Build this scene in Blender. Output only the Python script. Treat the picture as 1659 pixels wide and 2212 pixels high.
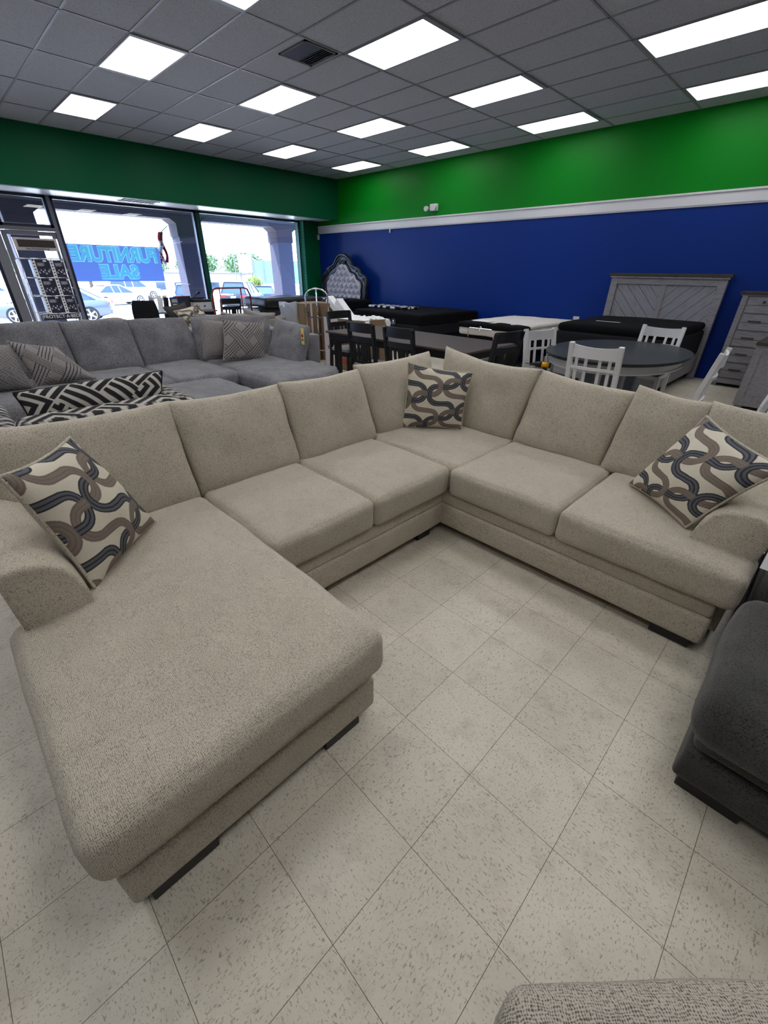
import bpy, bmesh, math, random
from math import sin, cos, pi, radians, sqrt
from mathutils import Vector, Matrix, noise
random.seed(7)
for o in list(bpy.data.objects): bpy.data.objects.remove(o)
S = bpy.context.scene
COL = S.collection
# ------------------------------------------------------------------ camera, sky, sun, exposure
CEIL, CAMH = 3.626, 1.5233
RV = Vector((0.70440923, 0.70969271, 0.01199567)); UV_ = Vector((-0.35971504, 0.34236590, 0.86798081)); FV = Vector((-0.61189274, 0.61572871, -0.49645284))
cam = bpy.data.cameras.new('camera'); co = bpy.data.objects.new('camera', cam); COL.objects.link(co)
cam.sensor_fit = 'VERTICAL'; cam.sensor_height = 24.0; cam.lens = 24.0 * 909.95 / 2212
cam.clip_start = 0.02; cam.clip_end = 400
co.matrix_world = Matrix(((RV.x, UV_.x, -FV.x, 0), (RV.y, UV_.y, -FV.y, 0), (RV.z, UV_.z, -FV.z, CAMH), (0, 0, 0, 1)))
S.camera = co
W = bpy.data.worlds.new('world'); S.world = W; W.use_nodes = True
bg = W.node_tree.nodes['Background']; bg.inputs[0].default_value = (0.46, 0.63, 1.0, 1); bg.inputs[1].default_value = 13.0
sl = bpy.data.lights.new('sun', 'SUN'); sl.energy = 26; sl.angle = 0.01; sl.color = (1, 0.95, 0.88)
so = bpy.data.objects.new('sun', sl); COL.objects.link(so)
so.rotation_euler = Vector((0.35, 0.45, -1.0)).to_track_quat('-Z', 'Y').to_euler()
S.view_settings.view_transform = 'Standard'; S.view_settings.look = 'None'; S.view_settings.gamma = 1
S.view_settings.use_curve_mapping = False; S.view_settings.exposure = 0.0
LAMP = 7.8

# ------------------------------------------------------------------ materials
def lin(c):
    return tuple(((x/255)/12.92 if x/255 <= .04045 else ((x/255+.055)/1.055)**2.4) for x in c)
class NT:
    def __init__(s, name):
        s.m = bpy.data.materials.new(name); s.m.use_nodes = True; s.t = s.m.node_tree
        s.b = s.t.nodes['Principled BSDF']; s.out = s.t.nodes['Material Output']
    def n(s, typ, **kw):
        nd = s.t.nodes.new(typ)
        for k, v in kw.items(): setattr(nd, k, v)
        return nd
    def l(s, a, b): s.t.links.new(a, b)
    def math(s, op, a, b=None, c=None):
        nd = s.n('ShaderNodeMath', operation=op)
        for i, v in enumerate((a, b, c)):
            if v is None: continue
            if isinstance(v, (int, float)): nd.inputs[i].default_value = v
            else: s.l(v, nd.inputs[i])
        return nd.outputs[0]
    def mix(s, f, a, b, blend='MIX'):
        nd = s.n('ShaderNodeMix', data_type='RGBA', blend_type=blend)
        for i, v in ((0, f), (6, a), (7, b)):
            if isinstance(v, (int, float)): nd.inputs[i].default_value = v
            elif isinstance(v, tuple): nd.inputs[i].default_value = (*v, 1) if len(v) == 3 else v
            else: s.l(v, nd.inputs[i])
        return nd.outputs[2]
    def coord(s, scale=(1, 1, 1), kind='Object', rot=(0, 0, 0)):
        tc = s.n('ShaderNodeTexCoord'); mp = s.n('ShaderNodeMapping'); mp.inputs['Scale'].default_value = scale; mp.inputs['Rotation'].default_value = rot
        s.l(tc.outputs[kind], mp.inputs[0]); return mp.outputs[0]
    def noise(s, vec, scale, detail=2, rough=.5):
        nd = s.n('ShaderNodeTexNoise'); nd.inputs['Scale'].default_value = scale; nd.inputs['Detail'].default_value = detail; nd.inputs['Roughness'].default_value = rough
        s.l(vec, nd.inputs['Vector']); return nd.outputs['Fac']
    def ramp(s, f, stops):
        nd = s.n('ShaderNodeValToRGB'); cr = nd.color_ramp
        while len(cr.elements) < len(stops): cr.elements.new(.5)
        for e, (p, c) in zip(cr.elements, stops): e.position = p; e.color = (*c, 1) if len(c) == 3 else c
        s.l(f, nd.inputs[0]); return nd.outputs[0]
    def bump(s, h, strength=.3, dist=.002):
        nd = s.n('ShaderNodeBump'); nd.inputs['Strength'].default_value = strength; nd.inputs['Distance'].default_value = dist
        s.l(h, nd.inputs['Height']); s.l(nd.outputs[0], s.b.inputs['Normal'])
    def col(s, c):
        if isinstance(c, tuple): s.b.inputs['Base Color'].default_value = (*c, 1)
        else: s.l(c, s.b.inputs['Base Color'])
    def set(s, rough=.5, metal=0, spec=.5):
        s.b.inputs['Roughness'].default_value = rough; s.b.inputs['Metallic'].default_value = metal
        s.b.inputs['Specular IOR Level'].default_value = spec
def plain(name, c, rough=.5, metal=0, spec=.5, var=.0, bump=0, bscale=60):
    t = NT(name); c = lin(c)
    if var or bump:
        v = t.coord(); f = t.noise(v, bscale, 3)
        if var: t.col(t.mix(f, tuple(x*(1-var) for x in c), tuple(min(1, x*(1+var)) for x in c)))
        else: t.col(c)
        if bump: t.bump(f, bump, .003)
    else: t.col(c)
    t.set(rough, metal, spec); return t.m
def fabric(name, c, dark, pitch=.0048, amt=.5, bump=.6, big=.05, cov=.0, wv=.06):
    """woven chenille: threads along all three axes, jittered so that they break up into short dashes"""
    t = NT(name); c = lin(c); d = lin(dark); tc = t.n('ShaderNodeTexCoord'); g = t.noise(tc.outputs['Object'], 5, 3)
    jit = t.n('ShaderNodeTexNoise'); jit.inputs['Scale'].default_value = .16/pitch; jit.inputs['Detail'].default_value = 2; t.l(tc.outputs['Object'], jit.inputs['Vector'])
    va = t.n('ShaderNodeVectorMath', operation='MULTIPLY_ADD'); t.l(jit.outputs['Color'], va.inputs[0]); va.inputs[1].default_value = (pitch*3.2,)*3; t.l(tc.outputs['Object'], va.inputs[2])
    sp = t.n('ShaderNodeSeparateXYZ'); t.l(va.outputs[0], sp.inputs[0])
    sn = [t.math('SINE', t.math('MULTIPLY', sp.outputs[q], 2*pi/pitch)) for q in range(3)]
    nd = t.n('ShaderNodeSeparateXYZ'); t.l(tc.outputs['Normal'], nd.inputs[0])   # threads lie in the cloth, so an axis fades out where it points through it
    sn = [t.math('MULTIPLY', sn[q], t.math('SUBTRACT', 1, t.math('POWER', t.math('ABSOLUTE', nd.outputs[q]), 2))) for q in range(3)]
    sm = t.math('MULTIPLY', t.math('ADD', t.math('ADD', sn[0], sn[1]), sn[2]), wv)
    f = t.math('ADD', t.math('ADD', t.noise(tc.outputs['Object'], .9/pitch, 2, .6), sm), t.math('MULTIPLY', t.math('SUBTRACT', t.noise(tc.outputs['Object'], 22, 3), .5), .13))
    fl = t.ramp(f, [(.16+cov, (amt, amt, amt)), (.44+cov, (0, 0, 0))])
    base = t.mix(t.ramp(g, [(.3, (0, 0, 0)), (.7, (1, 1, 1))]), tuple(x*(1-big) for x in c), tuple(min(1, x*(1+big)) for x in c))
    t.col(t.mix(fl, base, d)); t.bump(f, bump, .0025); t.set(.95, 0, .12)
    t.b.inputs['Sheen Weight'].default_value = .2; t.b.inputs['Sheen Roughness'].default_value = .5
    return t.m
def vcol(name, rough=.9, bump=.25):
    t = NT(name); a = t.n('ShaderNodeAttribute', attribute_name='pat'); v = t.coord((1, 1, 1))
    f = t.noise(v, 260, 2); t.col(t.mix(.18, a.outputs['Color'], t.mix(f, (0.05, .05, .05), (.95, .95, .95)), 'OVERLAY')); t.bump(f, bump, .002); t.set(rough, 0, .2)
    return t.m
def wood(name, a, b, scale=(1, 1, 14), rough=.5, sc=6, bump=.1):
    t = NT(name); f = t.noise(t.coord(scale), sc, 5, .65)
    t.col(t.ramp(f, [(.3, lin(b)), (.55, lin(a)), (.8, tuple(x*.8 for x in lin(a)))])); t.bump(f, bump, .003); t.set(rough, 0, .25); return t.m
def emit(name, c, s):
    t = NT(name); e = t.n('ShaderNodeEmission'); e.inputs[0].default_value = (*c, 1); e.inputs[1].default_value = s; t.l(e.outputs[0], t.out.inputs[0]); return t.m
M = {}
M['beige'] = fabric('beige_chenille', (190, 181, 164), (74, 64, 50), .0044, .75, .7, .05, .075)
M['beige_seat'] = fabric('beige_chenille_seat', (196, 187, 170), (74, 64, 50), .0040, .75, .8, .05, .085, .12)
M['gray'] = fabric('gray_velvet', (122, 121, 125), (30, 30, 34), .0075, .85, 1, .2, .10, .03)
M['charcoal'] = fabric('charcoal_velvet', (70, 69, 67), (16, 16, 16), .0045, .9, .8, .35, .10, .03)
M['oatmeal'] = fabric('oatmeal_weave', (190, 182, 169), (46, 38, 30), .0046, .8, 1, .04, .10, .14)
M['taupe'] = fabric('taupe_fabric', (140, 134, 130), (80, 74, 70), .007, .5, .4, .1, .03)
M['pattern'] = vcol('woven_pattern')
M['blackplastic'] = plain('black_plastic', (18, 18, 19), .45)
M['blackwood'] = plain('black_wood', (17, 18, 22), .38, var=.1)
M['white_wood'] = plain('white_painted_wood', (198, 197, 198), .5, var=.03)
M['seat_gray'] = plain('seat_gray_fabric', (150, 150, 152), .9, bump=.3, bscale=300)
M['seat_dark'] = plain('seat_dark_wood', (52, 54, 58), .45)
M['walnut'] = wood('walnut_top', (78, 66, 62), (48, 40, 38), (1, 9, 9), .4, 5)
M['slate_top'] = wood('slate_wood_top', (42, 44, 46), (32, 34, 36), (1, 8, 8), .38, 5)
M['slate_leg'] = plain('slate_paint', (88, 98, 112), .5)
M['whitewash'] = wood('whitewashed_wood', (130, 128, 133), (106, 104, 108), (1.5, 6, 9), .7, 5, .2)
M['darktop'] = wood('dark_stained_wood', (64, 56, 52), (38, 33, 31), (2, 12, 12), .5, 6)
M['metal'] = plain('brushed_metal', (185, 185, 190), .25, 1)
M['chrome'] = plain('chrome', (215, 218, 225), .12, 1)
M['black_fabric'] = plain('black_mattress_fabric', (10, 10, 13), .9, 0, .12, var=.25, bump=.5, bscale=80)
M['black_side'] = plain('charcoal_mattress_side', (26, 27, 31), .9, 0, .15, var=.2, bump=.4, bscale=120)
M['cream_quilt'] = fabric('cream_quilt', (205, 198, 192), (150, 142, 136), .008, .4, .4, .04, .0)
M['white_paper'] = plain('white_foam', (228, 228, 230), .7, var=.03)
M['white_trim'] = plain('white_trim_paint', (196, 196, 200), .5, var=.02)
M['card'] = plain('cardboard', (122, 100, 76), .8, var=.08, bscale=20)
M['card_white'] = plain('cardboard_white', (188, 178, 182), .75, var=.04, bscale=20)
M['ink'] = plain('printed_ink', (58, 48, 50), .7)
M['redink'] = plain('red_ink', (150, 60, 50), .7)
M['frame'] = plain('aluminium_frame', (120, 122, 135), .4, .3)
M['frame_dark'] = plain('dark_frame', (38, 40, 60), .4, .3)
M['door_frame'] = plain('off_white_frame', (118, 117, 124), .5, var=.05, bscale=15)
M['green_frame'] = plain('green_frame_paint', (0, 74, 62), .35)
M['paper_white'] = plain('paper_white', (235, 235, 235), .6)
M['print_blue'] = plain('print_navy', (28, 30, 60), .5)
M['yellow'] = plain('yellow_plastic', (225, 165, 20), .4)
M['red'] = plain('red_paint', (120, 30, 28), .35)
M['orange'] = plain('tag_yellow', (225, 205, 110), .6)
M['tagred'] = plain('tag_red', (190, 50, 40), .6)
M['navy_uph'] = plain('lavender_gray_upholstery', (180, 178, 190), .75, bump=.2, bscale=200)
M['dimple_shade'] = plain('button_dimple_shade', (88, 82, 90), .7)  # button colour darkened to paint in the shade of the tufting dimples
M['hb_frame'] = plain('carved_dark_silver_wood', (66, 70, 90), .35, .3, var=.3, bscale=10)
M['hb_dark'] = plain('carved_black_wood', (18, 18, 26), .35)
M['blacksheet'] = plain('black_gloss_sheet', (14, 14, 20), .5, bump=.4, bscale=20)
M['laptop'] = plain('laptop_gray', (70, 72, 82), .35, .4)
M['soffit'] = plain('satin_white_soffit', (205, 208, 215), .35)
M['rubber'] = plain('rubber', (20, 20, 20), .8)

def green_paint():
    t = NT('green_wall_paint'); f = t.noise(t.coord(), 90, 2); t.col((0.0, .165, .008)); t.bump(f, .08, .002); t.set(.45, 0, .13); return t.m
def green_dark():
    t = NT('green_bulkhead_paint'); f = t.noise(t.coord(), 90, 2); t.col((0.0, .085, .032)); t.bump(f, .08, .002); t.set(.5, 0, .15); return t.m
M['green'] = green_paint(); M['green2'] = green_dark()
def blue_paint():
    t = NT('blue_wall_paint'); f = t.noise(t.coord(), 90, 2); t.col((.001, .021, .17)); t.bump(f, .08, .002); t.set(.45, 0, .16); return t.m
M['blue'] = blue_paint()
def brick(name, c, mortar):
    t = NT(name); b = t.n('ShaderNodeTexBrick'); v = t.coord((1, 1, 1), rot=(pi/2, 0, 0)); t.l(v, b.inputs[0]); b.inputs['Scale'].default_value = 1
    b.inputs['Color1'].default_value = (*lin(c), 1); b.inputs['Color2'].default_value = (*[x*.85 for x in lin(c)], 1); b.inputs['Mortar'].default_value = (*lin(mortar), 1)
    b.inputs['Mortar Size'].default_value = .006; b.inputs['Brick Width'].default_value = .2; b.inputs['Row Height'].default_value = .075
    t.col(b.outputs[0]); t.set(.8); return t.m
M['brick_green'] = brick('green_painted_brick', (0, 118, 92), (0, 66, 52))
def floor_mat():
    t = NT('vinyl_tile'); T = .3048
    tc = t.n('ShaderNodeTexCoord'); sp = t.n('ShaderNodeSeparateXYZ'); t.l(tc.outputs['Object'], sp.inputs[0])
    u = t.math('DIVIDE', t.math('SUBTRACT', sp.outputs[0], -.96853), T); w = t.math('DIVIDE', t.math('SUBTRACT', sp.outputs[1], 1.71869), T)
    fu = t.math('FRACT', u); fw = t.math('FRACT', w)
    par = t.math('ABSOLUTE', t.math('MODULO', t.math('ADD', t.math('FLOOR', u), t.math('FLOOR', w)), 2.0))
    # per-tile offset so the flecks do not run through the joints
    off = t.math('MULTIPLY', t.math('ADD', t.math('FLOOR', u), t.math('MULTIPLY', t.math('FLOOR', w), 7.31)), 3.77)
    def fl(sx, sy, seed, sc=1, thr=.365, wd=.045):
        cb = t.n('ShaderNodeCombineXYZ'); t.l(t.math('MULTIPLY', sp.outputs[0], sx), cb.inputs[0]); t.l(t.math('MULTIPLY', sp.outputs[1], sy), cb.inputs[1]); t.l(t.math('ADD', off, seed), cb.inputs[2])
        nz = t.noise(cb.outputs[0], sc, 2, .55); return t.ramp(nz, [(thr-wd, (1, 1, 1)), (thr+wd, (0, 0, 0))])
    A = t.mix(par, fl(78, 230, 0), fl(230, 78, 4.)); B = t.mix(par, fl(150, 90, 9., 1, .34), fl(90, 150, 14., 1, .34))
    cloud = t.noise(tc.outputs['Object'], 1.4, 5, .6); cl2 = t.noise(tc.outputs['Object'], 9, 4, .65)
    base = t.mix(t.ramp(cloud, [(.3, (0, 0, 0)), (.7, (1, 1, 1))]), lin((196, 188, 171)), lin((218, 210, 194)))
    base = t.mix(t.math('MULTIPLY', t.ramp(cl2, [(.52, (0, 0, 0)), (.75, (1, 1, 1))]), .35), base, lin((140, 131, 116)))
    wn = t.n('ShaderNodeTexWhiteNoise', noise_dimensions='1D'); t.l(off, wn.inputs['W'])
    base = t.mix(1.0, base, t.ramp(wn.outputs['Value'], [(0, (.93, .93, .93)), (1, (1, 1, 1))]), 'MULTIPLY')
    c = t.mix(t.math('MULTIPLY', A, .62), base, lin((104, 92, 76))); c = t.mix(t.math('MULTIPLY', B, .5), c, lin((116, 106, 92)))
    e = t.math('MINIMUM', t.math('MINIMUM', fu, t.math('SUBTRACT', 1, fu)), t.math('MINIMUM', fw, t.math('SUBTRACT', 1, fw)))
    j = t.math('LESS_THAN', e, .0026)
    t.col(t.mix(j, c, lin((88, 78, 64)))); t.bump(t.math('SUBTRACT', cl2, j), .12, .001)
    t.set(.36, 0, .45); return t.m
M['floor'] = floor_mat()
def ceil_mat():
    t = NT('mineral_ceiling_tile'); v = t.coord(); f = t.noise(v, 85, 3, .7)
    c = t.ramp(f, [(.34, lin((128, 128, 132))), (.46, lin((174, 175, 182))), (1, lin((184, 184, 191)))])
    t.col(c); t.bump(f, .5, .004); t.set(.9, 0, .2); return t.m
M['ceil'] = ceil_mat(); M['tbar'] = plain('ceiling_grid_metal', (128, 128, 134), .5)
def lens():
    t = NT('prismatic_lens'); tc = t.n('ShaderNodeTexCoord'); sp = t.n('ShaderNodeSeparateXYZ'); t.l(tc.outputs['Object'], sp.inputs[0])
    a = t.math('ABSOLUTE', t.math('ABSOLUTE', sp.outputs[1])); d = t.math('ABSOLUTE', t.math('SUBTRACT', a, .15))
    tube = t.ramp(t.math('MULTIPLY', d, 6.6), [(0, (1, 1, 1)), (1, (.84, .84, .85))])
    e = t.n('ShaderNodeEmission'); t.l(tube, e.inputs[0]); e.inputs[1].default_value = LAMP; t.l(e.outputs[0], t.out.inputs[0]); return t.m
M['lens'] = lens()
def glass(name, tint=(1, 1, 1)):
    t = NT(name); tr = t.n('ShaderNodeBsdfTransparent'); tr.inputs[0].default_value = (*tint, 1); g = t.n('ShaderNodeBsdfGlossy'); g.inputs['Roughness'].default_value = .01
    fr = t.n('ShaderNodeFresnel'); fr.inputs[0].default_value = 1.5; mx = t.n('ShaderNodeMixShader'); t.l(fr.outputs[0], mx.inputs[0]); t.l(tr.outputs[0], mx.inputs[1]); t.l(g.outputs[0], mx.inputs[2]); t.l(mx.outputs[0], t.out.inputs[0]); return t.m
M['glass'] = glass('window_glass', (.93, .96, .98)); M['plastic_wrap'] = glass('clear_plastic_wrap', (.8, .84, .9)); _m = M['plastic_wrap'].node_tree; _d = _m.nodes.new('ShaderNodeBsdfDiffuse'); _d.inputs[0].default_value = (.7, .72, .78, 1); _x = _m.nodes.new('ShaderNodeMixShader'); _x.inputs[0].default_value = .45; _o = _m.nodes['Material Output']; _m.links.new(_o.inputs[0].links[0].from_socket, _x.inputs[1]); _m.links.new(_d.outputs[0], _x.inputs[2]); _m.links.new(_x.outputs[0], _o.inputs[0])
def translucent(name, c):
    t = NT(name); a = t.n('ShaderNodeBsdfTranslucent'); d = t.n('ShaderNodeBsdfDiffuse'); mx = t.n('ShaderNodeMixShader'); mx.inputs[0].default_value = .35
    for x in (a, d):
        if c is None: at_ = t.n('ShaderNodeAttribute', attribute_name='pat'); t.l(at_.outputs['Color'], x.inputs[0])
        else: x.inputs[0].default_value = (*lin(c), 1)
    t.l(a.outputs[0], mx.inputs[1]); t.l(d.outputs[0], mx.inputs[2]); t.l(mx.outputs[0], t.out.inputs[0]); return t.m
M['banner'] = translucent('banner_vinyl', None); M['sign_blue'] = plain('sign_blue', (40, 80, 150), .5)
M['concrete'] = plain('parking_concrete', (196, 190, 180), .9, var=.06, bscale=2)
M['pillar'] = plain('pillar_stucco', (54, 54, 72), .9, var=.06, bscale=30, bump=.3)
M['pillar_top'] = plain('pillar_cap_stucco', (46, 38, 50), .9, var=.04, bscale=30)
M['canopy'] = plain('canopy_soffit', (64, 60, 72), .9, var=.05, bscale=20)
M['leaf'] = plain('leaf_green', (70, 100, 48), .7, var=.5, bscale=2)
M['leaf2'] = plain('leaf_yellow_green', (128, 142, 70), .7, var=.4, bscale=5)
M['bark'] = plain('bark', (90, 75, 60), .9)
M['building'] = plain('pale_stucco', (205, 190, 170), .9); M['roof'] = plain('roof_gray', (88, 88, 100), .8)
M['green_panel'] = plain('green_screen_panel', (96, 150, 120), .8)
M['post'] = plain('utility_gray', (90, 90, 92), .8)
M['carsilver'] = plain('silver_car_paint', (84, 90, 106), .3, .3); M['carblack'] = plain('black_car_paint', (24, 27, 36), .18, .2); M['carblue'] = plain('dark_blue_car_paint', (30, 36, 56), .2, .2); M['carwhite'] = plain('white_car_paint', (205, 207, 210), .25)
M['carglass'] = plain('tinted_car_glass', (50, 66, 82), .08, .2); M['tail'] = plain('tail_lamp_red', (190, 22, 32), .2); M['plate'] = plain('licence_plate', (225, 225, 228), .5)
M['flag_red'] = plain('flag_red', (165, 25, 40), .8); M['flag_blue'] = plain('flag_blue', (40, 45, 110), .8)

# ------------------------------------------------------------------ object helpers
def tag(o, label=None, cat=None, group=None, kind=None):
    if label: o['label'] = label
    if cat: o['category'] = cat
    if group: o['group'] = group
    if kind: o['kind'] = kind
    return o
def thing(name, label, cat, loc=(0, 0, 0), rz=0, group=None):
    o = bpy.data.objects.new(name, None); o.empty_display_size = .1; COL.objects.link(o); o.location = loc; o.rotation_euler = (0, 0, rz)
    return tag(o, label, cat, group)
def obj(name, bm, mat, parent=None, smooth=False, world=False):
    me = bpy.data.meshes.new(name)
    if world and parent is not None:
        mi = (Matrix.Translation(parent.location) @ parent.rotation_euler.to_matrix().to_4x4()).inverted(); bmesh.ops.transform(bm, matrix=mi, verts=bm.verts)
    bmesh.ops.recalc_face_normals(bm, faces=bm.faces)
    bm.to_mesh(me); bm.free()
    for m in (mat if isinstance(mat, (list, tuple)) else [mat]): me.materials.append(M[m] if isinstance(m, str) else m)
    if smooth:
        for p in me.polygons: p.use_smooth = True
    o = bpy.data.objects.new(name, me); COL.objects.link(o)
    if parent is not None: o.parent = parent
    return o
def copy_tree(o, parent=None):
    c = o.copy(); COL.objects.link(c)
    if parent is not None: c.parent = parent
    for ch in [x for x in bpy.data.objects if x.parent == o]: copy_tree(ch, c)
    return c
def B(): return bmesh.new()
def box(bm, c, s, bev=0, rz=0, rot=None, seg=2):
    r = bmesh.ops.create_cube(bm, size=1); vs = r['verts']
    m = Matrix.Translation(c) @ (rot.to_4x4() if rot is not None else Matrix.Rotation(rz, 4, 'Z')) @ Matrix.Diagonal((*s, 1))
    bmesh.ops.transform(bm, matrix=m, verts=vs)
    if bev:
        es = list({e for v in vs for e in v.link_edges}); bmesh.ops.bevel(bm, geom=es, offset=bev, segments=seg, profile=.5, affect='EDGES')
    return bm
def b2(bm, lo, hi, bev=0, seg=2):
    return box(bm, [(a+b)/2 for a, b in zip(lo, hi)], [abs(b-a) for a, b in zip(lo, hi)], bev, seg=seg)
def beam(bm, a, b, w, h, up=(0, 0, 1), bev=0):
    a, b = Vector(a), Vector(b); d = (b-a); L = d.length; d.normalize(); u = Vector(up); x = d.cross(u)
    if x.length < 1e-4: x = d.cross(Vector((0, 1, 0)))
    x.normalize(); u = x.cross(d); rot = Matrix((x, d, u)).transposed()
    return box(bm, (a+b)/2, (w, L, h), bev, rot=rot)
def cyl(bm, a, b, r, r2=None, n=16):
    a, b = Vector(a), Vector(b); d = b-a
    m = Matrix.Translation((a+b)/2) @ d.to_track_quat('Z', 'Y').to_matrix().to_4x4()
    bmesh.ops.create_cone(bm, cap_ends=True, segments=n, radius1=r, radius2=r if r2 is None else r2, depth=d.length, matrix=m); return bm
def tube(bm, pts, r, n=8, closed=False):
    pts = [Vector(p) for p in pts]; N = len(pts); rings = []; up = None
    for i, p in enumerate(pts):
        a = pts[(i-1) % N] if (closed or i > 0) else p; b = pts[(i+1) % N] if (closed or i < N-1) else p
        t = (b-a).normalized()
        if up is None: up = t.orthogonal().normalized()
        up = (up - t*up.dot(t)).normalized(); s = t.cross(up)
        rings.append([bm.verts.new(p + (up*cos(2*pi*k/n)+s*sin(2*pi*k/n))*(r if not callable(r) else r(i/(N-1)))) for k in range(n)])
    for i in range(N if closed else N-1):
        A, C = rings[i], rings[(i+1) % N]
        for k in range(n): bm.faces.new((A[k], A[(k+1) % n], C[(k+1) % n], C[k]))
    if not closed: bm.faces.new(rings[0][::-1]); bm.faces.new(rings[-1])
    return bm
def prism(bm, poly, axis, lo, hi):
    """extrude a 2-D polygon along an axis: axis x -> poly is (y,z); y -> (x,z); z -> (x,y)"""
    def P(p, t): return {'x': (t, p[0], p[1]), 'y': (p[0], t, p[1]), 'z': (p[0], p[1], t)}[axis]
    A = [bm.verts.new(P(p, lo)) for p in poly]; C = [bm.verts.new(P(p, hi)) for p in poly]; n = len(poly)
    bm.faces.new(A[::-1]); bm.faces.new(C)
    for i in range(n): bm.faces.new((A[i], A[(i+1) % n], C[(i+1) % n], C[i]))
    return bm
def soft(bm, c, s, r=.05, crown=(0, 0, 0), n=14, wob=.006, wsc=5., seed=0, fn=None, rot=None, bot=True):
    """upholstered block: rounded box whose faces swell by crown (x,y,z); fn(u,v,w,p)->p reshapes it"""
    hx, hy, hz = [a/2 for a in s]; r = min(r, hx*.98, hy*.98, hz*.98)
    cnt = [max(4, int(n*min(1, a/max(s)*1.2)))+2 for a in s]
    def ts(k, h):
        e = r/h; o = [-1, -1+e*.25, -1+e*.55]
        m = cnt[k]; o += [-1+e + (2-2*e)*i/m for i in range(m+1)]; o += [1-e*.55, 1-e*.25, 1]; return o
    T = [ts(0, hx), ts(1, hy), ts(2, hz)]; cache = {}
    def V(i, j, k):
        key = (i, j, k)
        if key in cache: return cache[key]
        u, v, w = T[0][i], T[1][j], T[2][k]; p = Vector((u*hx, v*hy, w*hz))
        q = Vector((max(-hx+r, min(hx-r, p.x)), max(-hy+r, min(hy-r, p.y)), max(-hz+r, min(hz-r, p.z)))); d = p-q
        if d.length > 1e-9: p = q + d.normalized()*min(r, max(abs(d.x), abs(d.y), abs(d.z)))
        b = lambda a: max(0, 1-a*a)
        p.x += crown[0]*u*b(v)**.7*b(w)**.7; p.y += crown[1]*v*b(u)**.7*b(w)**.7
        cz = crown[2]*w*b(u)**.7*b(v)**.7; p.z += cz if (w > 0 or bot) else 0
        if fn: p = fn(u, v, w, p)
        if wob: 
            nv = noise.noise_vector((p + Vector((seed*7.3, seed*3.1, seed)))*wsc); p = p + nv*wob
        if rot is not None: p = rot @ p
        cache[key] = bm.verts.new(p + Vector(c)); return cache[key]
    I, J, K = [len(t)-1 for t in T]
    for k in (0, K):
        for i in range(I):
            for j in range(J): bm.faces.new((V(i, j, k), V(i+1, j, k), V(i+1, j+1, k), V(i, j+1, k)))
    for j in (0, J):
        for i in range(I):
            for k in range(K): bm.faces.new((V(i, j, k), V(i+1, j, k), V(i+1, j, k+1), V(i, j, k+1)))
    for i in (0, I):
        for j in range(J):
            for k in range(K): bm.faces.new((V(i, j, k), V(i, j+1, k), V(i, j+1, k+1), V(i, j, k+1)))
    return bm
def slo(bm, lo, hi, **kw):
    return soft(bm, [(a+b)/2 for a, b in zip(lo, hi)], [abs(b-a) for a, b in zip(lo, hi)], **kw)
def paint(o, fn):
    me = o.data; at = me.color_attributes.new('pat', 'FLOAT_COLOR', 'POINT')
    for i, v in enumerate(me.vertices): at.data[i].color = (*fn(v.co), 1)
def ray_plane(px, py, P0, N):
    d = FV + RV*((px-829.5)/909.95) - UV_*((py-1106)/909.95); O = Vector((0, 0, CAMH)); return O + d*((Vector(P0)-O).dot(N)/d.dot(N))
def text_mesh(s, size, bold=0.0, depth=.002, align='CENTER'):
    cu = bpy.data.curves.new('tmp_text', 'FONT'); cu.body = s; cu.size = size; cu.offset = bold; cu.extrude = depth; cu.align_x = align; cu.align_y = 'CENTER'
    o = bpy.data.objects.new('tmp_text', cu); COL.objects.link(o); bpy.context.view_layer.update()
    me = bpy.data.meshes.new_from_object(o.evaluated_get(bpy.context.evaluated_depsgraph_get())); bpy.data.objects.remove(o); bpy.data.curves.remove(cu)
    bm = B(); bm.from_mesh(me); bpy.data.meshes.remove(me); return bm
def place(bm, origin, xdir, ydir):
    x, y = Vector(xdir).normalized(), Vector(ydir).normalized(); z = x.cross(y)
    m = Matrix(((x.x, y.x, z.x, origin[0]), (x.y, y.y, z.y, origin[1]), (x.z, y.z, z.z, origin[2]), (0, 0, 0, 1)))
    bmesh.ops.transform(bm, matrix=m, verts=bm.verts); return bm
def merge(bm, other):
    me = bpy.data.meshes.new('t'); other.to_mesh(me); other.free(); bm.from_mesh(me); bpy.data.meshes.remove(me); return bm

# ------------------------------------------------------------------ room shell
XL, XW, YB, XR, YF = -10.93, -12.1, 9.05, 5.6, -4.2
def struct(name, bm, mat, parent=None): 
    o = obj(name, bm, mat, parent)
    if parent is None: o['kind'] = 'structure'
    return o
struct('floor', b2(B(), (XW-.1, YF, -.1), (XR, YB+.1, 0)), 'floor')
struct('ceiling', b2(B(), (XL-.1, YF, CEIL), (XR, YB+.1, CEIL+.1)), 'ceil')
g = B()
k = 0
while XL + .12 + 0 < XR and k < 14:
    x = -9.924+k*1.2192-1.2192*0
    if x < XR: b2(g, (x-.012, YF, CEIL-.006), (x+.012, YB, CEIL+.002))
    k += 1
for k in range(-13, 11):
    y = 2.5+k*.6096
    if YF < y < YB: b2(g, (XL, y-.012, CEIL-.006), (XR, y+.012, CEIL+.002))
struct('trim_1', g, 'tbar')
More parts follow.
